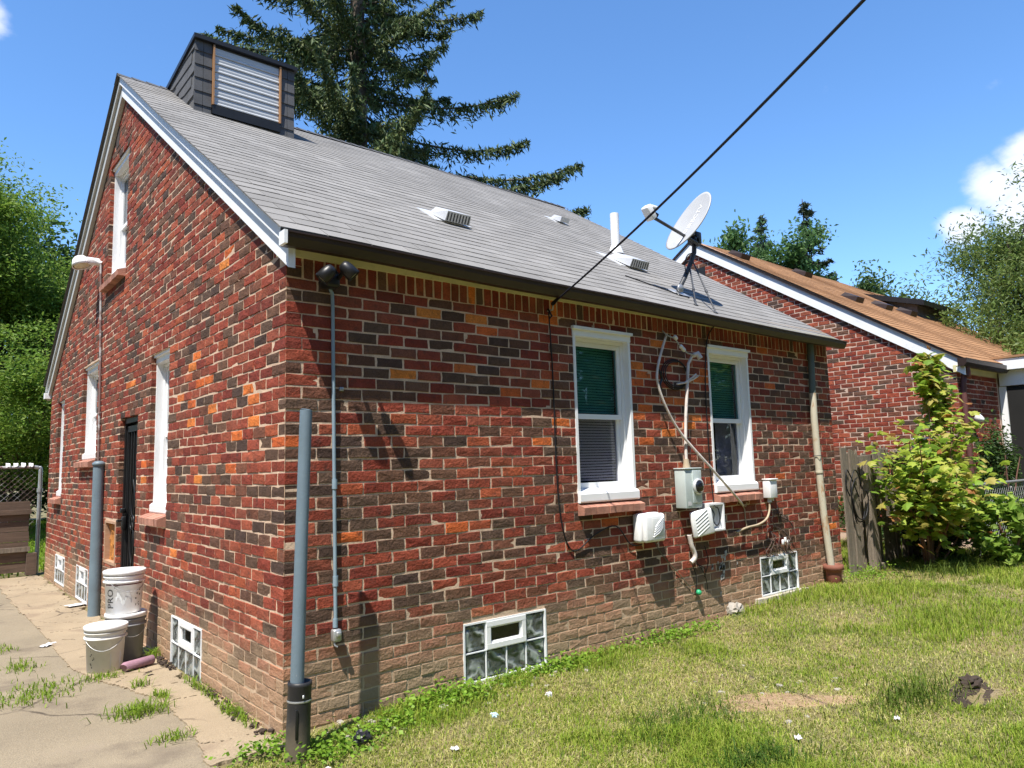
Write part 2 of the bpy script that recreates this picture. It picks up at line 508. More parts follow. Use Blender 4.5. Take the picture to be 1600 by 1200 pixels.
def vnoise(x, y, seed=0):
    """smooth 2-d value noise in 0..1"""
    x = np.asarray(x, float); y = np.asarray(y, float)
    xi = np.floor(x).astype(np.int64); yi = np.floor(y).astype(np.int64)
    fx = x - xi; fy = y - yi
    fx = fx * fx * (3 - 2 * fx); fy = fy * fy * (3 - 2 * fy)

    def h(a, b):
        n = (a * 374761393 + b * 668265263 + seed * 974711) & 0x7fffffff
        n = ((n ^ (n >> 13)) * 1274126177) & 0x7fffffff
        return ((n ^ (n >> 16)) & 0xffff) / 65535.0
    return (h(xi, yi) * (1 - fx) + h(xi + 1, yi) * fx) * (1 - fy) + (h(xi, yi + 1) * (1 - fx) + h(xi + 1, yi + 1) * fx) * fy


def fbm(x, y, seed=0, oct=4):
    s = 0; a = .5; t = 0
    for i in range(oct):
        s = s + a * vnoise(x * 2 ** i, y * 2 ** i, seed + i); t += a; a *= .5
    return s / t


def sstep(a, b, x):
    t = np.clip((np.asarray(x, float) - a) / (b - a), 0, 1)
    return t * t * (3 - 2 * t)


# ------------------------------------------------------------------ ground
def gh(x, y):
    x = np.asarray(x, float); y = np.asarray(y, float)
    z = .11 * sstep(3.2, 6.5, x) - .03 * sstep(.3, -.2, x)
    z = z + .035 * (fbm(x * 1.1, y * 1.1, 3) - .5) * sstep(-.1, -.6, y) * sstep(-1, 0, x)
    z = z - .10 * np.exp(-(((x - 3.43) / .2) ** 2 + ((y + 2.37) / .09) ** 2)) \
          + .05 * np.exp(-(((x - 3.60) / .18) ** 2 + ((y + 2.30) / .10) ** 2))
    drive = sstep(.0, -.12, x) * np.maximum(sstep(-.1, .05, y), sstep(-.42, -.52, x)) * sstep(-3.3, -3.1, x) * sstep(9.9, 9.6, y) * sstep(-7.2, -7, y)
    return z - .10 * drive


def axis_pts(a0, a1, step, far):
    near = np.arange(a0, a1 + 1e-6, step)
    o = np.array([.4, 1, 2, 4, 8, 16, 32, 64, 130, far])
    return np.concatenate([(a0 - o)[::-1], near, a1 + o])


gx = axis_pts(-4, 13, .1, 700); gy = axis_pts(-6.5, 12, .1, 700)
GX, GY = np.meshgrid(gx, gy)
GZ = gh(GX, GY)
nx_, ny_ = len(gx), len(gy)
idx = np.arange(nx_ * ny_).reshape(ny_, nx_)
F = np.stack([idx[:-1, :-1], idx[:-1, 1:], idx[1:, 1:], idx[1:, :-1]], -1).reshape(-1, 4)
gm = M('lawn_soil', (.19, .15, .07), .95, .2, 1.2, .9, 45, fine=.22, bdist=.02,
       spots=[((.09, .10, .03), 1.3, .42, .58, .6), ((.13, .095, .06), 7, .55, .7, .5), ((.24, .185, .125), 3.1, .58, .7, .5)])
lawn = npmesh('lawn', np.stack([GX, GY, GZ], -1).reshape(-1, 3), F, gm, smooth=True)
tag(lawn, kind='structure')


def slab(name, poly_fn, x0, x1, y0, y1, z, step, mat, thick=.07):
    """concrete sheet clipped by poly_fn(x,y)->bool, with a skirt so that it has an edge"""
    xs = np.arange(x0, x1 + 1e-6, step); ys = np.arange(y0, y1 + 1e-6, step)
    X, Y = np.meshgrid(xs, ys)
    Xj = X + (rng.random(X.shape) - .5) * step * .6; Yj = Y + (rng.random(Y.shape) - .5) * step * .6
    Z = z + .012 * (fbm(X * 1.5, Y * 1.5, 21) - .5)
    ii = np.arange(X.size).reshape(X.shape)
    cx = (X[:-1, :-1] + X[1:, 1:]) / 2; cy = (Y[:-1, :-1] + Y[1:, 1:]) / 2
    keep = poly_fn(cx, cy)
    q = np.stack([ii[:-1, :-1], ii[:-1, 1:], ii[1:, 1:], ii[1:, :-1]], -1)[keep]
    V = np.stack([Xj, Yj, Z], -1).reshape(-1, 3)
    # skirt on boundary edges
    e = {}
    for f in q.tolist():
        for a, b in zip(f, f[1:] + f[:1]):
            if (b, a) in e: del e[(b, a)]
            else: e[(a, b)] = 1
    n0 = len(V)
    V = np.concatenate([V, V - [0, 0, thick]])
    sk = np.array([(b, a, a + n0, b + n0) for a, b in e], np.int32)
    o = npmesh(name, V, np.concatenate([q.reshape(-1, 4), sk]), mat, smooth=False)
    return tag(o, kind='structure')


conc = M('drive_concrete', (.235, .195, .135), .92, .18, 1.1, .8, 90, fine=.34, bdist=.006,
         spots=[((.115, .09, .068), 1.5, .50, .68, .6), ((.27, .22, .165), 2.6, .56, .72, .5), ((.08, .06, .045), 9, .66, .76, .5)])
conc2 = M('apron_concrete', (.305, .24, .16), .92, .15, 1.6, .8, 90, fine=.26, bdist=.006,
          spots=[((.20, .145, .10), 2.2, .52, .68, .6), ((.10, .07, .05), 10, .64, .74, .5)])

add_cracks(conc, .62, .012, (.05, .038, .028), .85)
add_cracks(conc2, .8, .012, (.06, .042, .03), .85)


def joint_x(y):
    return np.interp(y, [-.3, -.13, .3, .48, .9, 1.39, 1.7, 2.15, 2.6, 12], [-.46, -.43, -.36, -.35, -.34, -.33, -.42, -.55, -.62, -.62]) + .03 * (fbm(y * 4, y * 0 + 3, 5) - .5) * 2


slab('driveway', lambda x, y: (x < joint_x(y) + .03) & (y > -7) & ((y > -.16 + .05 * (fbm(x * 5, x * 0, 8) - .5)) | (x < -.5)),
     -3.2, -.25, -7, 9.6, -.022, .035, conc, .05)
slab('apron_pavement', lambda x, y: (x > joint_x(y) + .004) & (x < -.012 - .05 * np.clip(fbm(x * 0, y * 5, 4) - .45, 0, 1) * 4) & (y > -.11 - .25 * x * 0 + .06 * (fbm(x * 6, y * 0, 9) - .5)) & ~((abs(fbm(x * 2.2, y * 2.2, 12) - .5) < .004)),
     -.75, .0, -.2, 9.4, -.012, .016, conc2, .03)

# ------------------------------------------------------------------ brick walls
CH = .0738          # course
MOD = .2047         # brick module
ZT = 36 * CH        # joint under the soldier course
HL, HW = 6.62, 9.05  # eave wall length, gable wall width


def roof_z(y):
    return 3.0 + .65 * min(y, HW - y)


def mapR(u, d, z): return (u, -d, z)          # eave wall, d outwards
def mapL(u, d, z): return (-d, u, z)          # gable wall


RED = [srgb(144, 71, 53), srgb(134, 61, 47), srgb(152, 80, 59), srgb(124, 57, 46), srgb(142, 68, 52), srgb(136, 73, 56)]
BRN = [srgb(108, 78, 62), srgb(100, 71, 58), srgb(94, 74, 62), srgb(116, 74, 58)]
DRK = [srgb(88, 68, 57), srgb(77, 60, 53), srgb(96, 73, 60)]
ORG = [srgb(208, 120, 58), srgb(198, 106, 52), srgb(188, 96, 50)]


def tone(pr):
    q = random.random()
    if q < pr[0]: c = random.choice(RED)
    elif q < pr[0] + pr[1]: c = random.choice(BRN)
    elif q < pr[0] + pr[1] + pr[2]: c = random.choice(DRK)
    else: c = srgb(160, 82, 55)
    k = random.uniform(.78, 1.06)
    return tuple(min(1, x * k) for x in c)


OR_R = [(1.043, 2.54), (1.42, 2.559), (1.535, 2.467), (2.128, 2.627), (1.325, 2.192), (2.033, 2.123), (1.741, 2.06), (.798, 2.114),
        (2.217, 1.844), (2.125, 1.624), (.031, 1.67), (.443, 1.086), (1.223, 1.106), (3.576, 2.553), (3.154, 2.335), (3.222, 2.209),
        (3.326, 2.215), (3.574, 2.059), (3.732, 2.065), (3.181, 1.987), (4.068, 2.231), (4.146, 2.304), (3.188, 1.848), (3.965, 1.857),
        (3.19, 1.637), (3.284, 1.637), (3.909, 1.778), (3.685, 1.711), (5.139, 2.634), (5.407, 2.275), (5.386, 1.295), (2.815, .985), (6.452, .685)]
OR_L = [(1.026, 3.077), (1.118, 3.019), (1.757, 2.413), (1.885, 2.348), (1.598, 2.194), (1.446, 2.197), (.607, 2.05), (.513, 1.978),
        (1.344, 1.977), (1.88, 2.056), (2.184, 2.129), (.531, 1.83), (1.87, 1.918), (.116, 1.679), (.927, 1.54), (3.248, 1.622),
        (3.956, 2.433), (.824, 1.758), (3.326, 1.475), (1.674, 1.456), (2.254, .819), (3.87, 2.398)]


def lay(u0, u1, z_lo, z_hi, openings, phase, ztop=None, org=(), pr=(.58, .25, .13), zt=ZT, half_end=True):
    """returns bricks as (u centre, z centre, width, height, tone)"""
    out = []
    k0 = int(math.floor((zt - z_hi) / CH)); k1 = int(math.ceil((zt - z_lo) / CH))
    for k in range(k0, k1):
        zc = zt - (k + .5) * CH
        a, b = u0, u1
        if ztop:      # clip under the rake
            zz = zc + CH / 2
            half = (HW / 2 - (zz - 2.93) / .65) if zz > 2.93 else None
            lim = max(0.0, (zz - 2.93) / .65)
            a, b = max(a, u0 + lim), min(b, u1 - lim)
            if b - a < .1: continue
        spans = [(a, b)]
        for (o0, o1, q0, q1) in openings:
            if q0 < zc < q1:
                ns = []
                for s0, s1 in spans:
                    if o1 <= s0 or o0 >= s1: ns.append((s0, s1)); continue
                    if o0 > s0: ns.append((s0, o0))
                    if o1 < s1: ns.append((o1, s1))
                spans = ns
        off = (.5 if (k + phase) % 2 else 0.0)
        for s0, s1 in spans:
            n0 = math.floor(s0 / MOD - off) - 1
            j = n0
            cur = s0
            while cur < s1 - .012:
                nxt = (j + 1 + off) * MOD
                j += 1
                if nxt <= cur + .035: continue
                nxt += random.uniform(-.006, .006)
                if s1 - nxt < .04: nxt = s1
                e = min(nxt, s1)
                w = e - cur
                g0 = .0 if abs(cur - u0) < 1e-6 and half_end else (.0060 if abs(cur - s0) > 1e-6 or ztop and abs(s0 - a) < 1e-6 else -.003)
                g1 = .0 if abs(e - u1) < 1e-6 and half_end else (.0060 if abs(e - s1) > 1e-6 or ztop and abs(s1 - b) < 1e-6 else -.003)
                if abs(cur - u0) < 1e-6 and half_end and e - u0 < .15:
                    cur = e      # this row's corner brick belongs to the other wall
                    continue
                c = tone(pr)
                uc = (cur + g0 + e - g1) / 2
                for (ou, oz) in org:
                    if cur <= ou <= e and abs(oz - zc) <= CH / 2: c = tuple(x * random.uniform(.9, 1.08) for x in random.choice(ORG))
                out.append((uc, zc + random.uniform(-.0022, .0022), w - g0 - g1, CH - .0100 + random.uniform(-.003, .003), c))
                cur = e
    return out


DEP = .097


def brick_shape(w, h, rg, dep=DEP, proud=0.0):
    """worn brick: u along +x, outward is -y; 16 verts, uneven chamfered face"""
    j = lambda s: rg.uniform(-s, s)
    ch = .0030
    c = [(-w / 2, -h / 2), (w / 2, -h / 2), (w / 2, h / 2), (-w / 2, h / 2)]
    mid = []
    for i in range(4):
        a, b = c[i], c[(i + 1) % 4]
        mid.append(a); mid.append(((a[0] + b[0]) / 2, (a[1] + b[1]) / 2))
    V = []
    tilt = j(.0016); tz = j(.0012)
    ring = []
    for (x, z) in mid:
        x2 = x + j(.0032); z2 = z + j(.0030)
        ring.append((x2, z2))
        V.append((x2, dep, z2))
    for (x, z) in ring:
        V.append((x, -proud + ch + j(.0012), z))
    for (x, z) in ring:
        V.append((x * (1 - 2 * ch / w), -proud + tilt * (1 if x > 0 else -1) + tz * (1 if z > 0 else -1) + j(.0018), z * (1 - 2 * ch / h)))
    V.append((j(.01), -proud - .001 + j(.0012), j(.004)))
    F = []
    for r in range(2):
        for i in range(8):
            F.append((r * 8 + i, r * 8 + (i + 1) % 8, (r + 1) * 8 + (i + 1) % 8, (r + 1) * 8 + i))
    for i in range(0, 8):
        F.append((16 + i, 16 + (i + 1) % 8, 24, 24))
    return V, F


def put_bricks(bricks, fmap, u_sign, wall_parent, n_single, stuff_parent, mats, base_pt, rotz, extra_rot=0):
    """bricks: list; nearest/largest n_single become objects (shared meshes), the rest one mesh"""
    size = []
    for (u, z, w, h, c) in bricks:
        p = Vector(fmap(u, 0, z)); d = p - CAM
        nrm = Vector(fmap(u, 1, z)) - p
        size.append(w * h * abs(nrm.dot(d.normalized())) / d.length_squared)
    return size


SHAPE_CACHE = {}


def shape_mesh(w, h, mat, variant, prefix):
    key = (round(w / .004), round(h / .004), variant, prefix)
    if key in SHAPE_CACHE: return SHAPE_CACHE[key]
    rg = random.Random(hash(key) & 0xffff)
    V, F = brick_shape(w, h, rg)
    me = bpy.data.meshes.new('brick')
    me.from_pydata(V, [], [f if f[2] != f[3] else f[:3] for f in F])
    me.materials.append(mat)
    SHAPE_CACHE[key] = me
    return me


def emit(house, jobs, n_single, mat_stuff, mat_obj, prefix):
    """jobs: list of (bricks, fmap, rotz, wall_part, soldier flag). Largest n_single singly, the rest joined"""
    allb = []
    for ji, (bricks, fmap, rotz, wall) in enumerate(jobs):
        for b in bricks:
            u, z, w, h, c = b
            p = Vector(fmap(u, 0, z)); nrm = Vector(fmap(u, 1, z)) - p
            d = p - CAM
            q = d.dot(f_)
            sx = .7115 * d.dot(r_) / q; sy = .7115 * d.dot(u_) / q
            inside = q > 0 and abs(sx) < .5 and abs(sy) < .375
            allb.append((w * h * abs(nrm.dot(d.normalized())) / d.length_squared * (1 if inside else .01), ji, b))
    allb.sort(key=lambda t: -t[0])
    rg = random.Random(5)
    VV, FF, CC = [], [], []
    for i, (_, ji, (u, z, w, h, c)) in enumerate(allb):
        _, fmap, rotz, wall = jobs[ji]
        if i < n_single:
            me = shape_mesh(w, h, mat_obj, rg.randrange(4), prefix)
            o = bpy.data.objects.new('brick', me)
            o.location = Vector(fmap(u, 0, z)) - wloc(wall) + Vector(fmap(0, rg.uniform(-.0012, .0028), 0)) - Vector(fmap(0, 0, 0))
            o.rotation_euler = (0, 0, rotz)
            o.color = (*c, 1)
            COL.objects.link(o)
            o.parent = wall
        else:
            V, F = brick_shape(w, h, rg)
            pr = rg.uniform(-.0012, .0028)
            o0 = len(VV)
            for (x, y, zz) in V:
                VV.append(fmap(u + x, pr - y, z + zz))
            for f in F:
                FF.append(tuple(t + o0 for t in f))
            CC += [c] * len(V)
    F = np.array(FF, np.int32)
    q = F[F[:, 2] != F[:, 3]]; t = F[F[:, 2] == F[:, 3]][:, :3]
    # triangulate quads so that every polygon has three corners
    tri = np.concatenate([q[:, [0, 1, 2]], q[:, [0, 2, 3]], t])
    o = npmesh('brick', np.array(VV), tri, mat_stuff, np.array(CC), house)
    tag(o, kind='stuff')
    return o


def wall_sheet(u0, u1, z0, z1, openings, fmap, depth, clip=None, rec=.0028):
    """recessed mortar face with openings and their reveals"""
    us = sorted({u0, u1, *[a for o in openings for a in o[:2] if u0 < a < u1]})
    zs = sorted({z0, z1, *[a for o in openings for a in o[2:] if z0 < a < z1], *([2.93] if clip else [])})
    if clip: us = sorted(set(us) | {HW / 2})
    mb = MB()
    for a, b in zip(us, us[1:]):
        for c, d in zip(zs, zs[1:]):
            mu, mz = (a + b) / 2, (c + d) / 2
            if any(o[0] < mu < o[1] and o[2] < mz < o[3] for o in openings): continue
            poly = [(a, c), (b, c), (b, d), (a, d)]
            if clip:
                for s_, (lim) in ((1, 0), (-1, HW)):
                    out_ = []
                    g = lambda p: 2.95 + .65 * (p[0] if s_ == 1 else HW - p[0]) - p[1]
                    for i in range(len(poly)):
                        p, q = poly[i], poly[(i + 1) % len(poly)]
                        gp, gq = g(p), g(q)
                        if gp >= 0: out_.append(p)
                        if gp * gq < 0:
                            t = gp / (gp - gq)
                            out_.append((p[0] + (q[0] - p[0]) * t, p[1] + (q[1] - p[1]) * t))
                    poly = out_
                    if len(poly) < 3: break
            if len(poly) >= 3:
                mb.add([fmap(p[0], -rec, p[1]) for p in poly], [tuple(range(len(poly)))])
    for (a, b, c, d) in openings:
        P = lambda u, dd, z: fmap(u, dd, z)
        for (p, q) in (((a, c), (a, d)), ((b, c), (b, d)), ((a, c), (b, c)), ((a, d), (b, d))):
            mb.add([P(p[0], -rec, p[1]), P(q[0], -rec, q[1]), P(q[0], -depth, q[1]), P(p[0], -depth, p[1])], [(0, 1, 2, 3)])
    return mb


house = thing('brick_house', (0, 0, 0), 'one and a half storey red brick house with grey shingle roof and steep gable', 'house')

OPEN_R = [(2.405, 3.10, 1.09, 2.60), (4.23, 4.925, 1.09, 2.60), (1.262, 2.02, 0.0, .415), (4.925, 5.635, .11, .50)]
OPEN_L = [(2.49, 3.10, 1.06, 2.585), (5.53, 6.46, 1.60, 2.86), (7.83, 8.36, 1.13, 2.60), (4.29, 5.22, 3.62, 5.10),
          (3.55, 4.31, .02, 2.085), (1.465, 2.24, -.05, .365), (5.70, 6.43, 0.0, .405), (7.29, 8.06, .03, .41), (4.35, 4.86, .57, 1.0)]
wallR = wall_sheet(0, HL, -.2, 2.95, OPEN_R, mapR, .16).build('wall', MAT['mortar'], house)
wallL = wall_sheet(0, HW, -.2, 6.0, OPEN_L, mapL, .16, clip=True).build('wall', MAT['mortar'], house)
# far and rear walls, inner floor: plain, closing the house
mb = MB(); mb.add([(HL - .01, 0, -.2), (HL - .01, HW, -.2), (HL - .01, HW, 2.93), (HL - .01, HW / 2, 5.85), (HL - .01, 0, 2.93)], [(0, 1, 2, 3, 4)])
mb.add([(.01, HW - .01, -.2), (HL - .01, HW - .01, -.2), (HL - .01, HW - .01, 2.93), (.01, HW - .01, 2.93)], [(0, 1, 2, 3)])
mb.build('rear_wall', M('plain_brick_rear', (.26, .085, .06), .85, .25, 9, .4, 60), house)

bR = lay(0, HL, -.07, ZT, OPEN_R, 0, org=OR_R)
bL = lay(0, HW, -.15, 6.0, OPEN_L, 1, ztop=True, org=OR_L, pr=(.62, .20, .14))
# two header bricks at the corner beside the soldier course, then soldiers
for k in range(2):
    bR.append((.052, ZT + (k + .5) * CH, .094, CH - .012, tone((.2, .4, .4))))
bS = []
u = .105
while u < HL - .03:
    c = tone((.74, .13, .08))
    for ou in (1.424, 2.221):
        if u <= ou < u + CH: c = random.choice(ORG)
    bS.append((u + CH / 2, ZT + .1, CH - .012, .196, c))
    u += CH
emit(house, [(bR + bS, mapR, 0, wallR), (bL, mapL, -math.pi / 2, wallL)], 300, MAT['brick'], MAT['brick_obj'], 'a')

# ------------------------------------------------------------------ windows
def sill_bricks(u0, u1, z_top, fmap, n, parent, rotsign):
    s = MB().prism([(0, -.095), (.052, -.062), (.052, -.04), (0, -.006)], lambda d, z, t: fmap(t, d - .01, z_top + z), u0 + .004, u1 - .004).build('sill', MAT['mortar'], parent)
    w = (u1 - u0) / n
    for i in range(n):
        a = u0 + i * w + .0025; b = u0 + (i + 1) * w - .0025
        dz = random.uniform(-.002, .002); dd = random.uniform(-.003, .003)
        b_ = MB().prism([(-.02, -.102), (.074 + dd, -.092 + dz), (.078 + dd, -.034 + dz), (-.02, -.001 + dz)], lambda d, z, t: fmap(t, d, z_top + z), a, b)
        o = b_.build('brick', MAT['sill_brick'], s)
        k = random.uniform(.8, 1.25)
        o.color = (.36 * k, .17 * k, .12 * k, 1)
    return s


def double_hung(u0, u1, z0, z1, fmap0, upper, lower, blinds=(True, True), cap=True, off=0.0):
    """white clad frame (z0 is the underside of its white sill), two sashes, glass, blinds"""
    fmap = lambda u, d, z: fmap0(u, d - off, z)
    B = lambda mb, a, b, c, d, e, f: mb.box((a, c, e), (b, d, f), fmap)
    fr = MB()
    B(fr, u0, u0 + .028, -.13, .006, z0 + .06, z1 - .075)
    B(fr, u1 - .028, u1, -.13, .006, z0 + .06, z1 - .075)
    B(fr, u0 - .004, u1 + .004, -.13, .010, z1 - .075, z1 - .004)
    if cap: B(fr, u0 - .012, u1 + .016, -.06, .032, z1 - .022, z1 + .002)
    # inner stops
    B(fr, u0 + .029, u0 + .055, -.13, -.055, z0 + .1, z1 - .077)
    B(fr, u1 - .055, u1 - .029, -.13, -.055, z0 + .1, z1 - .077)
    B(fr, u0 + .056, u1 - .056, -.13, -.055, z1 - .105, z1 - .077)
    # sloping white sill
    fr.prism([(-.13, 0), (.030, 0), (.036, .012), (.036, .068), (.012, .086), (-.13, .115)], lambda d, z, t: fmap(t, d, z0 + z), u0 - .003, u1 + .008)
    w = fr.build('window', MAT['white'], house)
    a, b = u0 + .057, u1 - .057
    zb, zt_ = z0 + .112, z1 - .107
    zm = zb + (zt_ - zb) * .485
    for nm, q0, q1, dd, gl in (('upper_sash', zm - .02, zt_, -.072, upper), ('lower_sash', zb, zm + .022, -.10, lower)):
        s = MB(); t = .036
        B(s, a, a + t, dd - .03, dd, q0, q1); B(s, b - t, b, dd - .03, dd, q0, q1)
        B(s, a + t, b - t, dd - .029, dd - .001, q1 - t, q1); B(s, a + t, b - t, dd - .029, dd - .001, q0, q0 + t * 1.15)
        s.build('sash', MAT['white'], w)
        g = MB(); B(g, a + t, b - t, dd - .018, dd - .014, q0 + t * 1.15, q1 - t)
        g.build('pane', gl, w)
    bl = MB()
    z = zt_ - .03
    lim = zb + .06 if blinds[1] else zm
    while z > lim and blinds[0]:
        bl.add([fmap(a + .01, -.142, z), fmap(b - .01, -.142, z), fmap(b - .01, -.149, z - .0178), fmap(a + .01, -.149, z - .0178)], [(0, 1, 2, 3)])
        z -= .0235
    if bl.v: bl.build('blind', MAT['blind'], w)
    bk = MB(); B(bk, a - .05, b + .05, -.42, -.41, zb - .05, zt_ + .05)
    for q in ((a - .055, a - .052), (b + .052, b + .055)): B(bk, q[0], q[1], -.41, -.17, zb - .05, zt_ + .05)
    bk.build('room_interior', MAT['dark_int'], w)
    return w


w1 = double_hung(2.405, 3.10, 1.172, 2.597, mapR, MAT['glass_up'], MAT['glass_low'])
sill_bricks(2.395, 3.125, 1.172, mapR, 10, house, 1)
w2 = double_hung(4.23, 4.925, 1.172, 2.597, mapR, MAT['glass_up'], MAT['glass_low'], (True, False))
sill_bricks(4.215, 4.945, 1.172, mapR, 10, house, 1)
mb = MB()
for k in range(9):
    x = 4.58 + k * .03; dd = .012 * math.sin(k * 2.1)
    mb.add([mapR(x, -.2 + dd, 1.3), mapR(x + .03, -.2 + .012 * math.sin((k + 1) * 2.1), 1.3), mapR(x + .03, -.2 + .012 * math.sin((k + 1) * 2.1), 1.86), mapR(x, -.2 + dd, 1.86)], [(0, 1, 2, 3)])
mb.build('curtain', MAT['curtain'], w2)
for (a, b, c, d, n) in ((2.49, 3.10, 1.145, 2.582, 8), (5.53, 6.46, 1.69, 2.857, 12), (7.83, 8.36, 1.21, 2.597, 7), (4.29, 5.22, 3.70, 5.097, 12)):
    double_hung(a, b, c, d, mapL, MAT['glass_dark'], MAT['glass_low'], (True, False), off=.05)
    sill_bricks(a - .01, b + .02, c, mapL, n, house, -1)


def block_window(u0, u1, z0, z1, fmap, ledge=True):
    B = lambda mb, a, b, c, d, e, f: mb.box((a, c, e), (b, d, f), fmap)
    fr = MB(); t = .013
    B(fr, u0, u0 + t, -.07, .006, z0, z1); B(fr, u1 - t, u1, -.07, .006, z0, z1)
    B(fr, u0 + t, u1 - t, -.07, .004, z1 - t, z1); B(fr, u0 + t, u1 - t, -.07, .004, z0, z0 + t)
    cw = (u1 - u0 - 2 * t) / 4; rh = (z1 - z0 - 2 * t) / 2
    jt = .0036
    zm = z0 + t + rh
    B(fr, u0 + t, u1 - t, -.07, .0015, zm - jt, zm + jt)
    for i in (1, 2, 3):
        x = u0 + t + i * cw
        B(fr, x - jt, x + jt, -.07, 0, z0 + t, zm - jt)
        if i != 2: B(fr, x - jt, x + jt, -.07, 0, zm + jt, z1 - t)
    B(fr, u0 + t, u1 - t, -.075, -.072, z0 + t, z1 - t)
    w = fr.build('glass_block_window', MAT['white_wood'], house)
    for r in range(2):
        for i in range(4):
            if r == 1 and i in (1, 2): continue
            a = u0 + t + i * cw + jt; b = a + cw - 2 * jt
            c = z0 + t + r * rh + jt; d = c + rh - 2 * jt
            g = MB()
            P = lambda q, dd: [fmap(a + q, dd, c + q), fmap(b - q, dd, c + q), fmap(b - q, dd, d - q), fmap(a + q, dd, d - q)]
            v = P(0, -.02) + P(.012, -.004) + P(.03, -.0075)
            f = [(k, (k + 1) % 4, 4 + (k + 1) % 4, 4 + k) for k in range(4)] + [(4 + k, 4 + (k + 1) % 4, 8 + (k + 1) % 4, 8 + k) for k in range(4)] + [(8, 9, 10, 11)]
            g.add(v, f, False)
            g.build('glass_block', MAT['block'], w)
    a = u0 + t + cw + jt; b = u0 + t + 3 * cw - jt; c = zm + jt; d = z1 - t
    v = MB(); q = .034
    B(v, a, b, -.03, .008, c, c + q); B(v, a, b, -.03, .008, d - q, d); B(v, a, a + q, -.03, .007, c + q, d - q); B(v, b - q, b, -.03, .007, c + q, d - q)
    q2 = q + .013
    B(v, a + q, b - q, -.03, -.004, c + q, c + q2); B(v, a + q, b - q, -.03, -.004, d - q2, d - q)
    B(v, a + q, a + q2, -.03, -.005, c + q2, d - q2); B(v, b - q2, b - q, -.03, -.005, c + q2, d - q2)
    v.build('vent_frame', MAT['plastic_white'], w)
    g = MB(); B(g, a + q2, b - q2, -.022, -.016, c + q2, d - q2); g.build('pane', MAT['glass_dark'], w)
    if ledge:
        lg = MB(); n = 10
        for i in range(n):
            x0 = u0 - .13 + (u1 - u0 + .24) * i / n; x1 = u0 - .13 + (u1 - u0 + .24) * (i + 1) / n
            B(lg, x0, x1 - .001, -.02, .05 + random.uniform(-.008, .01), z0 - .05 + random.uniform(-.01, .01), z0 - .003 + random.uniform(-.004, .0))
        lg.build('sill', MAT['concrete_sill'], house)
    return w


block_window(1.262, 2.02, .012, .415, mapR)
block_window(4.925, 5.635, .115, .497, mapR)
block_window(1.465, 2.24, -.045, .362, mapL, False)
block_window(5.70, 6.43, .005, .402, mapL, False)
block_window(7.29, 8.06, .035, .408, mapL, False)

# security door in the gable wall
B = lambda mb, a, b, c, d, e, f: mb.box((a, c, e), (b, d, f), mapL)
d0 = MB()
B(d0, 3.555, 3.60, -.12, -.045, .03, 2.08); B(d0, 4.26, 4.305, -.12, -.045, .03, 2.08); B(d0, 3.60, 4.26, -.12, -.045, 2.02, 2.08)
B(d0, 3.60, 4.26, -.125, -.115, .03, 2.02)
door = d0.build('security_door', MAT['black'], house)
g = MB()
for k in range(6):
    y = 3.655 + k * .11
    B(g, y - .009, y + .009, -.085, -.067, .12, 1.93)
B(g, 3.605, 4.255, -.09, -.06, 1.93, 1.99); B(g, 3.605, 4.255, -.09, -.06, .05, .13)
B(g, 3.605, 3.64, -.09, -.06, .13, 1.93); B(g, 4.22, 4.255, -.09, -.06, .13, 1.93)
g.build('door_bars', MAT['black'], door)
g = MB()
for sgn in (-1, 1):
    for sz in (-1, 1):
        pts = []
        for i in range(13):
            a = i / 12
            pts.append(mapL(3.93 + sgn * (.075 * math.sin(math.pi * a)), -.062, 1.02 + sz * a * .42))
        g.tube(pts, .007, 5)
    g.tube([mapL(3.93 + sgn * (.02 + .06 * abs(math.sin(t))), -.06, 1.02 + .07 * math.cos(t)) for t in np.linspace(0, math.pi, 9)], .008, 5)
g.build('scroll_ornament', MAT['black'], door)
g = MB(); g.rbox(mapL(4.20, -.04, 1.0), (.04, .06, .14), bev=.008); g.tube([mapL(4.20, -.03, 1.03), mapL(4.20, .02, 1.03), mapL(4.13, .02, 1.03)], .012, 6)
g.rbox(mapL(4.20, -.03, 1.13), (.05, .05, .05), bev=.01)
g.build('handle', MAT['black'], door)
# removed milk-chute opening filled with orange filler
g = MB()
n = 9
grid = [[mapL(4.36 + .49 * i / n, -.045 + random.uniform(-.016, .016), .58 + .41 * k / n) for i in range(n + 1)] for k in range(n + 1)]
for k in range(n):
    for i in range(n):
        g.add([grid[k][i], grid[k][i + 1], grid[k + 1][i + 1], grid[k + 1][i]], [(0, 1, 2, 3)], True)
pt = g.build('filled_opening', MAT['patch'], house)
g = MB()
for (a, b, c, d) in ((4.335, 4.375, .56, 1.01), (4.835, 4.875, .56, 1.01), (4.375, 4.835, .985, 1.01), (4.375, 4.835, .56, .59)):
    B(g, a, b, -.05, .004, c, d)
g.build('mortar_surround', MAT['clay'], pt)
# dark block set where bricks are missing below the apex
g = MB(); B(g, 4.80, 4.95, -.09, .0035, 5.25, 5.62); g.build('dark_block', M('dark_gap', (.05, .035, .03), .9, .3, 12, .5, 40), house)

# ------------------------------------------------------------------ roof
RX0, RX1 = -.105, 6.70
EY = -.15


def sag(x): return -.075 * max(0, min(1, x / 6.6)) + .004 * math.sin(x * 2.1 + 1)


def rp(x, s, h=0.0):
    """front roof plane: s metres up the slope from the eave, h above it"""
    cs, sn = math.cos(math.atan(.65)), math.sin(math.atan(.65))
    y = EY + s * cs
    wob = .007 * math.sin(x * 1.3 + y * 1.9) * sstep(0, 1, s)
    return (x, y - h * sn, 3.0 + .65 * y + sag(x) + wob + h * cs)


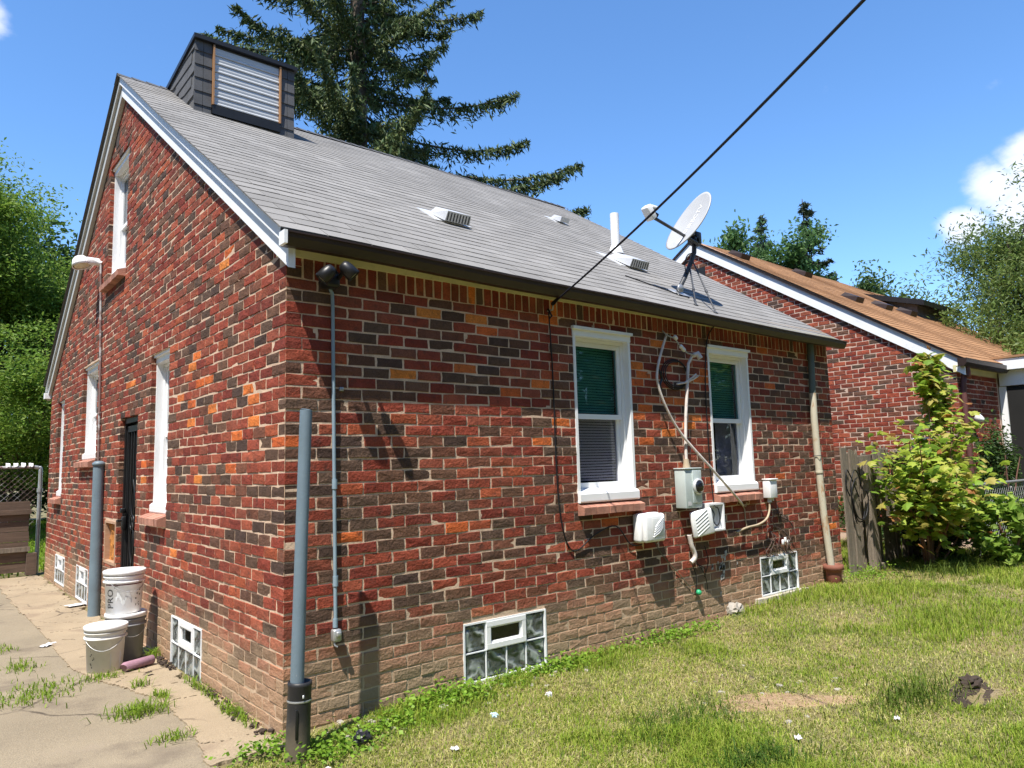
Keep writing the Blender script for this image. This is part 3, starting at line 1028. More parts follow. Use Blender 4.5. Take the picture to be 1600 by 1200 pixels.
SL = (HW / 2 - EY) / math.cos(math.atan(.65))
g = MB()
nx2, ns2 = 24, 12
for i in range(nx2):
    for k in range(ns2):
        q = [(RX0 + (RX1 - RX0) * (i + a) / nx2, SL * (k + b) / ns2) for a, b in ((0, 0), (1, 0), (1, 1), (0, 1))]
        g.add([rp(*t, -.004) for t in q], [(0, 1, 2, 3)])
        g.add([(rp(*t, -.004)[0], HW - rp(*t, -.004)[1], rp(*t, -.004)[2]) for t in q], [(0, 1, 2, 3)])
roof = g.build('roof', MAT['deck'], house)
tabs = []
EXP = .148
nc = int(SL / EXP)
for c in range(nc + 1):
    s0 = c * EXP
    x = RX0 - (.15 if c % 2 else 0)
    ctone = random.uniform(.97, 1.03)
    while x < RX1:
        a, b = max(x, RX0) + .0025, min(x + .30, RX1) - .0025
        if b - a > .02:
            k = random.uniform(.91, 1.07) * ctone
            tabs.append((a, b, s0, (.225 * k, .219 * k, .212 * k)))
        x += .30


def tab_verts(a, b, s0):
    j = lambda: random.uniform(-.0015, .0015)
    e0 = s0 - .012 + random.uniform(-.002, .002)
    s1 = min(s0 + EXP, SL)
    return [rp(a, e0 + j(), -.002), rp(b, e0 + j(), -.002), rp(b, e0, .0065 + j()), rp(a, e0, .0065 + j()), rp(b, s1, .002), rp(a, s1, .002)], \
           [(0, 1, 2, 3), (3, 2, 4, 5), (1, 4, 2, 2), (0, 3, 5, 5)]


tabs.sort(key=lambda t: (Vector(rp((t[0] + t[1]) / 2, t[2])) - CAM).length)
VV, FF, CC = [], [], []
for i, (a, b, s0, c) in enumerate(tabs):
    V, F = tab_verts(a, b, s0)
    if i < 300:
        me = bpy.data.meshes.new('shingle')
        ctr = Vector(V[3])
        me.from_pydata([tuple(Vector(v) - ctr) for v in V], [], [f if f[2] != f[3] else f[:3] for f in F])
        me.materials.append(MAT['shingle_obj'])
        o = bpy.data.objects.new('shingle', me); o.location = ctr; o.color = (*c, 1)
        COL.objects.link(o); o.parent = roof
    else:
        o0 = len(VV); VV += V; CC += [c] * len(V)
        FF += [tuple(t + o0 for t in f) for f in F]
F = np.array(FF); q = F[F[:, 2] != F[:, 3]]; t = F[F[:, 2] == F[:, 3]][:, :3]
o = npmesh('shingle', np.array(VV), np.concatenate([q[:, [0, 1, 2]], q[:, [0, 2, 3]], t]), MAT['shingle'], np.array(CC), house)
tag(o, kind='stuff')
# ridge caps
g = MB()
x = RX0
while x < RX1 - .05:
    zt = 3.0 + .65 * HW / 2 + sag(x)
    g.add([(x, HW / 2 - .13, zt - .065), (x + .2, HW / 2 - .13, zt - .075), (x + .2, HW / 2, zt + .008), (x, HW / 2, zt + .022), (x + .2, HW / 2 + .13, zt - .075), (x, HW / 2 + .13, zt - .065)], [(0, 1, 2, 3), (3, 2, 4, 5)])
    x += .15
g.build('ridge_cap', MAT['dark_shingle'], house)

# rake boards on the gable (two steps) and their dark shingle edge
def rake(mat, side, d0, d1, zt0, zt1, nm):
    g = MB()
    n = 16
    for i in range(n):
        a = -.14 + (HW / 2 + .14) * i / n; b = -.14 + (HW / 2 + .14) * (i + 1) / n - .0008
        fz = lambda y, k: 3.0 + .65 * y + k
        c = []
        for dd in (d0, d1):
            for (y, k) in ((a, zt0), (b, zt0), (b, zt1), (a, zt1)):
                yy = y if side == 0 else HW - y
                c.append((-dd, yy, fz(y, k)))
        g.hexa([c[0], c[1], c[2], c[3], c[4], c[5], c[6], c[7]])
    return g.build(nm, mat, house)


for side in (0, 1):
    mtl = MAT['white_wood'] if side == 0 else MAT['grey_board']
    rake(mtl, side, .002, .045, -.235, -.02, 'rake_board')
    rake(mtl, side, .0465, .072, -.10, -.015, 'rake_moulding')
# small white return block at the foot of the near rake
g = MB(); g.box((-.105, -.225, 2.79), (-.085, -.145, 2.87)); g.build('eave_return', MAT['white_wood'], house)
g = MB(); g.box((-.09, 9.06, 2.70), (-.004, 9.2, 2.79)); g.build('eave_return', MAT['white_wood'], house)

# frieze, soffit and gutter on the eave wall
g = MB()
n = 14
for i in range(n):
    a = -.042 + (HL + .022) * i / n; b = -.042 + (HL + .022) * (i + 1) / n - .001
    sa, sb = sag(a) * .3, sag(b) * .3
    g.hexa([(a, -.022, 2.782 + sa * 0), (b, -.022, 2.782), (b, .05, 2.782), (a, .05, 2.782), (a, -.022, 2.86), (b, -.022, 2.86), (b, .05, 2.86), (a, .05, 2.86)])
    g.hexa([(a, -.125, 2.872 + sa), (b, -.125, 2.872 + sb), (b, -.0225, 2.850), (a, -.0225, 2.850), (a, -.125, 2.885 + sa), (b, -.125, 2.885 + sb), (b, -.0225, 2.885), (a, -.0225, 2.885)])
g.build('frieze_board', MAT['cream'], house)
g = MB()
prof = [(-.126, 2.88), (-.126, 2.790), (-.185, 2.786), (-.196, 2.800), (-.216, 2.832), (-.220, 2.856), (-.228, 2.858), (-.228, 2.868), (-.216, 2.868), (-.211, 2.838), (-.190, 2.804), (-.181, 2.794), (-.132, 2.796), (-.132, 2.88)]
n = 30
ring = []
for i in range(n + 1):
    x = -.082 + (HL + .06 + .082) * i / n
    dz = sag(x) * .75 + .002 * math.sin(x * 3.1)
    ring.append([(x, y, z + dz) for y, z in prof])
K = len(prof)
for i in range(n):
    for k in range(K):
        g.add([ring[i][k], ring[i + 1][k], ring[i + 1][(k + 1) % K], ring[i][(k + 1) % K]], [(0, 1, 2, 3)])
g.add([ring[0][k] for k in (0, 1, 2, 3, 4, 5)], [(0, 1, 2, 3, 4, 5)])
g.add([ring[n][k] for k in (0, 1, 2, 3, 4, 5)], [(0, 1, 2, 3, 4, 5)])
g.build('gutter', MAT['gutter'], house)
g = MB()   # metal drip edge along the eave
for i in range(n):
    a, b = RX0 + (RX1 - RX0) * i / n, RX0 + (RX1 - RX0) * (i + 1) / n
    p0, p1 = Vector(rp(a, 0, -.006)), Vector(rp(b, 0, -.006))
    g.add([p0 + Vector((0, -.02, -.006)), p1 + Vector((0, -.02, -.006)), p1 + Vector((0, -.018, -.04)), p0 + Vector((0, -.018, -.04))], [(0, 1, 2, 3)])
g.build('drip_edge', MAT['black'], house)

# downspout at the far end, dark above and peeling below, in a clay drain
pts = [(6.15, -.05, 2.80), (6.13, -.055, 2.5), (6.112, -.055, 2.2)]
g = MB(); g.tube(pts, .036, 10); ds = g.build('downspout', MAT['peel_dark'], house)
g = MB(); g.tube([(6.112, -.056, 2.2), (6.105, -.057, 1.9), (6.11, -.06, 1.586), (6.13, -.06, 1.2), (6.15, -.062, .877), (6.191, -.085, .29)], .038, 10)
g.tube([(6.118, -.062, 1.33), (6.12, -.062, 1.31)], .042, 10)
g.build('lower_length', MAT['peel'], ds)
g = MB(); g.tube([(6.07, -.03, 1.5), (6.07, -.105, 1.5), (6.16, -.105, 1.495), (6.16, -.03, 1.495)], .004, 5); g.build('strap', MAT['darkgrey'], ds)

# dormer near the ridge
dm = MB()
dx0, dx1, dy, ty = .43, 1.50, 3.47, 4.55
zt0, zb0 = 6.075, 5.20
P = [(dx0, dy, zb0), (dx1, dy, zb0), (dx1, dy, zt0), (dx0, dy, zt0), (dx0, ty, 5.90), (dx1, ty, 5.90)]
dm.add(P, [(0, 1, 2, 3), (0, 3, 4), (1, 5, 2), (3, 2, 5, 4)])
dorm = dm.build('dormer', MAT['deck'], house)
sh = []
for side, X in ((0, dx0), (1, dx1)):
    for k in range(7):
        za = 5.16 + k * .133
        for i in range(5):
            y0 = dy + .006 + i * .23 + (.1 if k % 2 else 0); y1 = y0 + .225
            lim = lambda y: zt0 - (y - dy) / (ty - dy) * (zt0 - 5.93) - .01
            zb_ = max(za, 3.0 + .65 * y0 - .02)
            if zb_ > min(lim(y0), za + .14) - .02 or y1 > ty - .03: continue
            t0, t1 = min(za + .145, lim(y0)), min(za + .145, lim(y1))
            z0a, z1a = max(za, 3.0 + .65 * y0 - .02), max(za, 3.0 + .65 * y1 - .02)
            if t1 - z1a < .01: continue
            o_ = .014 if side == 0 else -.014; o2 = .004 if side == 0 else -.004
            g = MB(); g.hexa([(X - o_, y0, z0a), (X - o_, y1, z1a), (X, y1, z1a), (X, y0, z0a), (X - o2, y0, t0), (X - o2, y1, t1), (X, y1, t1), (X, y0, t0)])
            g.build('shingle', MAT['dark_shingle'], dorm)
for (xa, xb) in ((dx0 - .01, dx0 + .075), (dx0 + .08, dx0 + .165), (dx1 - .165, dx1 - .075), (dx1 - .07, dx1 + .01)):
    for k in range(6):
        za = 5.185 + k * .148
        zb_ = min(za + .15, zt0)
        if zb_ - za < .03: continue
        g = MB(); g.hexa([(xa, dy - .016, za), (xb, dy - .016, za), (xb, dy, za), (xa, dy, za), (xa, dy - .006, zb_), (xb, dy - .006, zb_), (xb, dy, zb_), (xa, dy, zb_)])
        g.build('shingle', MAT['dark_shingle'], dorm)
px0, px1, pz0, pz1 = .622, 1.325, 5.375, 6.02
npan = 7
for k in range(npan):
    za = pz0 + (pz1 - pz0) * k / npan; zb_ = pz0 + (pz1 - pz0) * (k + 1) / npan - .004
    g = MB()
    prof = [(0, za), (.014, za + .003), (.015, za + .014), (.006, za + .028), (.009, za + .05), (.004, zb_), (0, zb_)]
    if zb_ - za < .05: continue
    g.prism([(dd, z) for dd, z in prof], lambda dd, z, t: (t, dy - .006 - dd, z), px0, px1)
    g.build('siding_panel', MAT['siding'], dorm)
for xa in (px0 - .022, px1 + .003):
    g = MB(); g.box((xa, dy - .04, pz0 - .01), (xa + .018, dy - .004, pz1 + .01)); g.build('side_trim', MAT['orange_trim'], dorm)
g = MB(); g.box((px0 - .02, dy - .03, pz0 - .11), (px1 + .02, dy - .003, pz0 - .012)); g.build('dark_gap', MAT['black'], dorm)
g = MB(); g.hexa([(dx0 - .03, dy - .05, zt0 - .03), (dx1 + .03, dy - .05, zt0 - .03), (dx1 + .03, ty, 5.89), (dx0 - .03, ty, 5.89), (dx0 - .03, dy - .05, zt0 + .015), (dx1 + .03, dy - .05, zt0 + .015), (dx1 + .03, ty, 5.94), (dx0 - .03, ty, 5.94)])
g.build('dormer_roof', MAT['black'], dorm)

# roof vents, plumbing pipe
tilt = math.atan(.65)
AX = (Vector((1, 0, 0)), Vector((0, math.cos(tilt), math.sin(tilt))), Vector((0, -math.sin(tilt), math.cos(tilt))))


def roof_vent(x, s, wx, ln, h, slots=True):
    c = Vector(rp(x, s, 0))
    q = lambda a, b, hh: c + AX[0] * a + AX[1] * b + AX[2] * hh
    g = MB()
    g.hexa([q(-wx * .75, -ln * .35, 0), q(wx * .75, -ln * .35, 0), q(wx * .75, ln * .9, 0), q(-wx * .75, ln * .9, 0), q(-wx * .75, -ln * .35, .014), q(wx * .75, -ln * .35, .014), q(wx * .75, ln * .9, .014), q(-wx * .75, ln * .9, .014)])
    g.hexa([q(-wx / 2, -ln / 2, .03), q(wx / 2, -ln / 2, .03), q(wx / 2, ln / 2, .012), q(-wx / 2, ln / 2, .012), q(-wx / 2 * .94, -ln * .47, h), q(wx / 2 * .94, -ln * .47, h), q(wx / 2 * .8, ln * .33, h * .75), q(-wx / 2 * .8, ln * .33, h * .75)])
    v = g.build('roof_vent', MAT['alu'], house)
    if slots:
        g = MB()
        for k in range(8):
            a = -wx * .42 + wx * .84 * k / 7
            g.hexa([q(a - .006, -ln * .506, .035), q(a + .006, -ln * .506, .035), q(a + .006, -ln * .49, .035), q(a - .006, -ln * .49, .035), q(a - .006, -ln * .482, h - .012), q(a + .006, -ln * .482, h - .012), q(a + .006, -ln * .46, h - .012), q(a - .006, -ln * .46, h - .012)])
        g.build('louvre', MAT['darkgrey'], v)
    return v


sof = lambda y: (y - EY) / math.cos(tilt)
roof_vent(2.02, sof(1.17), .27, .30, .12)
roof_vent(4.42, sof(1.12), .30, .36, .12)
roof_vent(5.05, sof(2.85), .16, .22, .10, False)
c = Vector(rp(4.92, sof(1.72), 0))
g = MB(); g.tube([c - Vector((0, 0, .05)), c + Vector((0, 0, .50))], .055, 14); g.lathe([(.10, -.02), (.075, .05), (.058, .09)], c, n=14)
g.build('vent_pipe', MAT['plastic_white'], house)

# ------------------------------------------------------------------ things on and beside the house
# double floodlight under the eave
fl = thing('floodlight', (.26, 0, 2.62), 'black twin-head floodlight under the eave near the corner of the brick house', 'floodlight')
g = MB(); g.rbox((.262, -.05, 2.655), (.10, .10, .10), bev=.022, seg=3); g.lathe([(.0, .095), (.045, .095), (.055, .08), (.055, 0)], (.262, 0, 2.67), (0, -1, 0), 16)
g.build('base', MAT['black'], fl)
for (p0, dirv) in (((.155, -.235, 2.645), (-.60, .30, -.74)), ((.285, -.245, 2.683), (.62, -.30, -.72))):
    dv = Vector(dirv).normalized(); p0 = Vector(p0)
    g = MB(); g.lathe([(0, -.05), (.026, -.05), (.038, -.03), (.043, .0), (.045, .052), (.041, .054), (.038, .04)], p0, dv, 18)
    g.tube([Vector((.262 + (-.03 if dv.x < 0 else .04), -.09, 2.67)), p0 - dv * .02], .014, 7)
    h = g.build('lamp_head', MAT['black'], fl)
    g = MB(); g.lathe([(0, .046), (.037, .044), (.039, .040)], p0, dv, 16); g.build('lens', MAT['bulb'], h)
cpts = [(.30 + .003 * math.sin(i), -.018, 2.60 - i * .2075) for i in range(11)]
cdt = thing('conduit_pipe', (.30, -.018, .50), 'thin pale grey conduit pipe running down the wall below the twin floodlight', 'conduit')
g = MB(); g.tube([(.275, -.022, 2.615), (.292, -.019, 2.58)] + [(.296 + .02 * i / 10, -.017, 2.5 - i * .195) for i in range(11)], .0115, 8); g.build('pipe', MAT['conduit'], cdt)
g = MB()
for z in (1.40, .82): g.tube([(.298 + .02 * (2.5 - z) / 1.95, -.017, z + .03), (.298 + .02 * (2.5 - z) / 1.95, -.017, z - .03)], .017, 8)
g.tube([(.314, -.017, .60), (.314, -.017, .55)], .016, 8)
g.build('coupling', MAT['conduit'], cdt)
g = MB(); g.rbox((.316, -.025, .505), (.055, .05, .075), bev=.012); g.rbox((.318, -.055, .515), (.03, .02, .03), bev=.006); g.tube([(.30, -.03, .47), (.30, -.04, .45), (.315, -.045, .44)], .006, 5)
g.build('end_fitting', MAT['galv'], cdt)
g = MB(); g.rbox((.36, -.006, 1.985), (.03, .014, .026), bev=.004); tag(g.build('wall_bolt', MAT['galv'], None, (.36, 0, 1.985)), 'small pale bolt cap on a brick below the twin floodlight', 'bolt')

# leaning pipe in a black sleeve at the corner
g = MB(); g.tube([(-.062, -.335, .10), (-.058, -.33, .4), (-.03, -.31, 1.1), (.0, -.295, 1.822)], [.036, .036, .034, .034], 16)
g.tube([(.0, -.295, 1.8225), (.0005, -.295, 1.826)], [.034, .028], 16)
tag(g.build('leaning_pipe', MAT['pipe_grey'], None, (-.062, -.335, .10)), 'tall blue-grey pipe leaning in a black sleeve at the near house corner', 'pipe')
sl = thing('drain_sleeve', (-.058, -.33, -.05), 'black plastic drain sleeve around the foot of the leaning pipe at the corner', 'drain pipe')
g = MB()
prof = [(.044, .10), (.060, .10), (.060, .36), (.064, .365), (.066, .385), (.066, .41), (.060, .412), (.058, .36), (.046, .34)]
g.lathe([(.0625, -.06), (.0625, .20), (.0615, .22), (.061, .40), (.063, .405), (.063, .425), (.055, .425), (.052, .38), (.03, .36)], (-.056, -.33, -.05), (.035, .01, 1), 26)
g.build('tube', MAT['blackplastic'], sl)
g = MB(); g.lathe([(.0632, .325), (.0642, .328), (.0642, .333), (.0632, .336)], (-.056, -.33, -.05), (.035, .01, 1), 26); g.build('clamp_wire', MAT['galv'], sl)
g = MB(); g.rbox((-.052, -.394, .31), (.008, .006, .016), bev=.002); g.build('screw', MAT['plastic_white'], sl)
g = MB(); g.rbox((-.085, -.387, .175), (.014, .006, .15), bev=.002); g.build('moulded_rib', MAT['black'], sl)

# gable wall: second upright pipe, lamp with its conduit
g = MB(); g.tube([(-.055, 4.99, -.05), (-.055, 4.995, .8), (-.055, 5.01, 1.60)], [.062, .060, .056], 16); g.lathe([(.056, 0), (.066, .0), (.066, .03), (.04, .05), (0, .055)], (-.055, 5.01, 1.60), n=16)
tag(g.build('standing_pipe', MAT['pipe_grey'], None, (-.055, 4.99, -.05)), 'thick grey capped pipe standing against the gable wall beside the black door', 'pipe')
lm = thing('wall_lamp', (-.02, 5.50, 4.0), 'off-white barn style lamp on the gable wall beside the top window', 'lamp')
g = MB()
sh_ = [(0, .065), (.06, .06), (.085, .03), (.10, -.02), (.105, -.06), (.095, -.05)]
g.lathe(sh_, (-.215, 5.60, 4.03), (-.22, .2, 1), 18)
g.build('lamp_shade', MAT['plastic_white'], lm)
g = MB(); g.rbox((-.10, 5.56, 4.045), (.17, .085, .085), bev=.025); g.tube([(-.01, 5.52, 4.02), (-.10, 5.55, 4.06)], .03, 8); g.build('lamp_arm', MAT['plastic_white'], lm)
g = MB(); g.lathe([(0, -.075), (.085, -.05)], (-.215, 5.60, 4.03), (-.22, .2, 1), 16); g.build('lens', MAT['bulb'], lm)
cd2 = thing('lamp_conduit', (-.02, 5.3, 0), 'rust-stained conduit climbing the gable wall up to the off-white lamp', 'conduit')
g = MB(); g.tube([(-.02, 5.50, 4.02), (-.02, 5.49, 3.9), (-.02, 5.43, 3.5), (-.02, 5.31, 2.69), (-.02, 5.24, 1.66), (-.02, 5.10, .74), (-.02, 5.04, .0)], .013, 7)
g.build('pipe', MAT['rust'], cd2)
g = MB()
for z, y in ((2.2, 5.275), (1.25, 5.18)): g.rbox((-.02, y, z), (.03, .04, .03), bev=.005)
g.build('clip', MAT['rust'], cd2)

# electric meter with riser
mt_ = thing('electric_meter', (3.72, 0, 1.05), 'pale grey-green electric meter box with a dark round glass between the windows', 'electric meter')
g = MB(); g.rbox((3.745, -.062, 1.235), (.235, .118, .35), bev=.008); g.rbox((3.745, -.0655, 1.413), (.25, .13, .012), bev=.004)
g.build('box', MAT['meterbox'], mt_)
g = MB(); g.rbox((3.79, -.125, 1.25), (.13, .012, .29), bev=.004); g.build('cover', MAT['meterbox'], mt_)
g = MB(); g.lathe([(.055, -.0), (.072, .0), (.072, .02), (.058, .024)], (3.79, -.130, 1.25), (0, -1, 0), 26); g.build('meter_ring', MAT['alu'], mt_)
g = MB(); g.lathe([(0, .046), (.03, .044), (.05, .034), (.058, .0)], (3.79, -.130, 1.25), (0, -1, 0), 26)
g.build('meter_glass', M('black_meter_glass', (.01, .01, .012), .08, .1, 4, 0, spec=.6), mt_)
for i, (xx, zz) in enumerate(((3.69, 1.1), (3.70, 1.092))):
    pass
g = MB(); g.box((3.655, -.1235, 1.085), (3.70, -.122, 1.12)); g.build('sticker', MAT['paper'], mt_)
rs = thing('service_riser', (3.76, 0, 1.41), 'bent pale riser pipe rising from the top of the electric meter box', 'conduit')
g = MB(); g.tube([(3.745, -.055, 1.415), (3.75, -.055, 1.65), (3.78, -.05, 1.89), (3.83, -.05, 2.19), (3.86, -.05, 2.38), (3.92, -.055, 2.46)], .0145, 9); g.build('pipe', MAT['cable_white'], rs)
g = MB(); g.tube([(3.745, -.055, 1.42), (3.745, -.055, 1.50)], [.034, .022], 10); g.build('hub', MAT['cable_tan'], rs)
g = MB(); g.tube([(3.92, -.055, 2.46), (3.955, -.09, 2.475), (3.97, -.11, 2.43)], [.02, .03, .026], 10); g.build('weatherhead', MAT['cable_white'], rs)
sv = thing('service_wire', (3.55, -.03, 2.60), 'twisted bare wire with white insulators reaching from the eave to the riser', 'wire')
g = MB(); g.tube([(3.56, -.005, 2.67), (3.57, -.05, 2.62), (3.65, -.07, 2.60), (3.72, -.07, 2.535), (3.83, -.07, 2.475), (3.93, -.08, 2.465)], .007, 6); g.build('wire', MAT['galv'], sv)
for p in ((3.655, -.075, 2.605), (3.735, -.075, 2.525), (3.765, -.075, 2.505)):
    g = MB(); g.lathe([(0, -.022), (.016, -.02), (.020, -.006), (.014, 0), (.020, .006), (.016, .02), (0, .022)], p, (.8, .1, -.5), 10); g.build('insulator', MAT['plastic_white'], sv)
wc = thing('white_cable', (4.67, -.03, 1.03), 'loose dirty white cable crossing the wall from the eave past the meter', 'cable')


def smooth(pts, k=6):
    out = []
    P = [Vector(p) for p in pts]
    for i in range(len(P) - 1):
        p0, p1, p2, p3 = P[max(i - 1, 0)], P[i], P[i + 1], P[min(i + 2, len(P) - 1)]
        for j in range(k):
            t = j / k
            out.append(.5 * ((2 * p1) + (p2 - p0) * t + (2 * p0 - 5 * p1 + 4 * p2 - p3) * t * t + (3 * p1 - p0 - 3 * p2 + p3) * t ** 3))
    return out + [P[-1]]


pts = [(3.587, -.03, 2.637), (3.50, -.04, 2.494), (3.41, -.05, 2.313), (3.395, -.055, 2.169), (3.50, -.06, 1.943), (3.68, -.075, 1.715), (4.0, -.16, 1.389), (4.38, -.13, 1.135), (4.66, -.02, 1.03)]
g = MB(); g.tube(smooth(pts), .0118, 7); g.build('sheath', MAT['cable_white'], wc)
g = MB(); g.tube([(4.66, -.02, 1.03), (4.69, -.03, 1.02), (4.70, -.04, 1.06)], .006, 5); g.build('bare_end', MAT['cable_tan'], wc)
# coil of black wire behind the cables
g = MB()
for k in range(3):
    a0 = k * .7
    g.tube(smooth([(3.70 + (.19 - .015 * k) * math.cos(a0 + t), -.012 - .008 * k, 2.275 + (.14 - .012 * k) * math.sin(a0 + t)) for t in np.linspace(0, 5.6, 14)], 3), .0055, 5)
g.tube(smooth([(3.42, -.03, 2.33), (3.44, -.05, 2.27), (3.47, -.04, 2.22), (3.43, -.05, 2.16), (3.46, -.04, 2.12)], 4), .012, 6)
tag(g.build('wire_coil', MAT['cable_black'], None, (3.7, 0, 2.27)), 'loose coil of black wire hanging on the wall between the two tall windows', 'wire')
g = MB(); g.tube(smooth([(3.70, -.03, 2.185), (3.80, -.05, 2.20), (3.90, -.06, 2.235), (3.97, -.07, 2.27)], 4), .010, 6); g.tube(smooth([(3.80, -.05, 2.205), (3.88, -.07, 2.25), (3.93, -.08, 2.285)], 4), .008, 6)
tag(g.build('frayed_cable_end', MAT['cable_white'], None, (3.85, 0, 2.22)), 'two stubby white cable ends sticking out beside the wire coil', 'cable')
g = MB()
g.tube(smooth([(4.30, -.13, 2.80), (4.31, -.03, 2.77), (4.21, -.02, 2.618), (4.16, -.014, 2.209), (4.154, -.014, 1.597), (4.17, -.014, 1.25), (4.185, -.02, 1.05)], 5), .006, 5)
tag(g.build('dish_cable', MAT['cable_black'], None, (4.2, 0, 1.1)), 'thin black cable coming off the roof along the edge of the far tall window', 'cable')

# utility boxes
LV = (Vector((1, 0, 0)), Vector((0, 1, 0)), Vector((0, 0, 1)))


def louvres(cx, y, cz, n, parent, mat, wx=.02):
    g = MB()
    for i in range(n):
        t = (i - (n - 1) / 2)
        g.tube([(cx - .06 + .02 * t * .4, y, cz + t * .02 - .035), (cx + .0, y - .004, cz + t * .02 + .0), (cx + .06 + .02 * t * .2, y, cz + t * .02 + .045)], .0065, 5)
    g.build('moulded_ribs', mat, parent)


ub = thing('utility_box', (3.17, 0, .80), 'closed white rounded utility box with slanted ribs beside the near tall window', 'utility box')
g = MB(); g.rbox((3.17, -.045, .93), (.29, .09, .245), bev=.03, seg=3); g.build('base', MAT['plastic_white'], ub)
g = MB(); g.rbox((3.17, -.115, .93), (.27, .06, .235), bev=.028, seg=3); g.build('cover', MAT['plastic_white'], ub)
g = MB(); g.rbox((3.20, -.146, .935), (.15, .006, .15), bev=.004); g.build('panel', MAT['plastic_grey'], ub)
louvres(3.20, -.149, .93, 5, ub, MAT['plastic_white'])
ob = thing('open_utility_box', (3.95, 0, .80), 'open white utility box with its cover swung aside below the electric meter', 'utility box')
ax1 = (Vector((.93, -.32, .17)).normalized(), Vector((.30, .95, .05)).normalized(), None)
ax1 = (ax1[0], (ax1[1] - ax1[0] * ax1[1].dot(ax1[0])).normalized(), None); ax1 = (ax1[0], ax1[1], ax1[0].cross(ax1[1]))
g = MB(); g.rbox((3.83, -.13, .925), (.23, .035, .235), ax1, bev=.016, seg=2); cv = g.build('cover', MAT['plastic_white'], ob)
g = MB()
for i in range(6):
    p = Vector((3.83, -.13, .925)); t = (i - 2.5) * .03
    q = lambda a, b: p + ax1[0] * a + ax1[2] * b - ax1[1] * .0175
    g.tube([q(-.075, t - .03), q(.06, t + .035)], .005, 5)
g.build('moulded_ribs', MAT['plastic_grey'], cv)
g = MB()
for (a, b, c, d) in ((3.965, 3.982, .835, 1.085), (4.188, 4.205, .835, 1.085), (3.982, 4.188, .835, .85), (3.982, 4.188, 1.07, 1.085)):
    g.box((a, -.115, c), (b, 0, d))
g.box((3.982, -.018, .85), (4.188, -.004, 1.07))
g.build('body', MAT['plastic_white'], ob)
g = MB(); g.rbox((4.06, -.05, .955), (.10, .055, .17), bev=.008); g.build('terminal_block', MAT['plastic_grey'], ob)
g = MB(); g.tube(smooth([(4.03, -.085, 1.05), (4.06, -.10, .99), (4.04, -.10, .93), (4.10, -.10, .88), (4.15, -.10, .94), (4.13, -.10, 1.03), (4.09, -.10, 1.05)], 5), .006, 5); g.build('wiring', MAT['cable_black'], ob)
sb = thing('small_junction_box', (5.12, 0, 1.08), 'small white junction box on the wall near the downspout', 'utility box')
g = MB(); g.rbox((5.125, -.045, 1.175), (.135, .085, .185), bev=.007); g.build('box', MAT['plastic_white'], sb)
g = MB(); g.rbox((5.125, -.05, 1.272), (.15, .10, .012), bev=.004); g.build('lid', MAT['plastic_white'], sb)
g = MB(); g.tube([(5.10, -.045, 1.083), (5.10, -.045, 1.04)], .022, 8); g.tube([(5.16, -.045, 1.083), (5.16, -.045, 1.05)], .014, 8); g.build('gland', MAT['plastic_grey'], sb)
g = MB(); g.tube(smooth([(5.10, -.045, 1.05), (5.08, -.05, .96), (5.0, -.06, .88), (4.85, -.06, .835), (4.65, -.06, .82), (4.48, -.045, .785)], 5), .011, 6)
tag(g.build('tan_cable', MAT['cable_tan'], None, (5.08, 0, .9)), 'tan cable curving down and away from the small junction box', 'cable')
# tangle of stems and wires below the junction box
g = MB(); rg = random.Random(3)
for k in range(16):
    x = rg.uniform(4.95, 5.55); z0 = rg.uniform(.62, 1.02)
    pts = [(x, -.012, z0)]
    for i in range(5):
        x += rg.uniform(-.07, .10); z0 -= rg.uniform(.0, .09)
        pts.append((x, -.012 - rg.uniform(0, .05), max(.5, z0)))
    g.tube(smooth(pts, 3), rg.uniform(.003, .006), 5)
tag(g.build('dry_vine', M('dry_vine_stem', (.085, .055, .045), .9, .3, 20, 0), None, (5.2, 0, .6)), 'tangle of dry dark vine stems on the wall under the small junction box', 'vine')
g = MB()
for (dx, dz) in ((0, 0), (.05, .02), (.1, -.01)): g.rbox((5.33 + dx, -.03, .62 + dz), (.03, .02, .05), bev=.006)
tag(g.build('white_clip', MAT['plastic_white'], None, (5.35, 0, .6)), 'cluster of small white clips above the far glass block window', 'clip')
g = MB(); g.tube(smooth([(4.60, -.01, 1.07), (4.69, -.012, 1.0), (4.70, -.012, .9), (4.72, -.012, .80)], 4), .006, 5)
tag(g.build('hanging_wire', MAT['cable_tan'], None, (4.7, 0, .8)), 'short tan wire hanging under the brick sill of the far tall window', 'wire')
# meter foot pipe, ground wire with green end
fp = thing('foot_pipe', (3.80, -.03, .56), 'short white elbow pipe under the open utility box', 'pipe')
g = MB(); g.tube(smooth([(3.74, -.05, .82), (3.765, -.05, .72), (3.80, -.05, .66), (3.80, -.05, .61), (3.755, -.04, .575)], 4), .022, 8); g.build('elbow', MAT['cable_white'], fp)
g = MB(); g.tube(smooth([(3.30, -.015, .80), (3.40, -.012, .67), (3.60, -.012, .50), (3.76, -.012, .36), (3.85, -.012, .32)], 4), .0035, 5)
tag(g.build('ground_wire', M('green_brown_wire', (.13, .14, .09), .6, .2, 9, 0), None, (3.6, 0, .5)), 'thin greenish ground wire slanting down the wall from the closed utility box', 'wire')
g = MB(); g.lathe([(0, -.025), (.022, -.018), (.028, 0), (.022, .018), (0, .025)], (3.86, -.03, .30), (.3, -.2, 1), 10)
tag(g.build('green_tag', M('green_tape', (.03, .36, .16), .4, .1, 9, 0), None, (3.86, -.03, .30)), 'bright green tape knob at the end of the ground wire', 'tag')
g = MB()
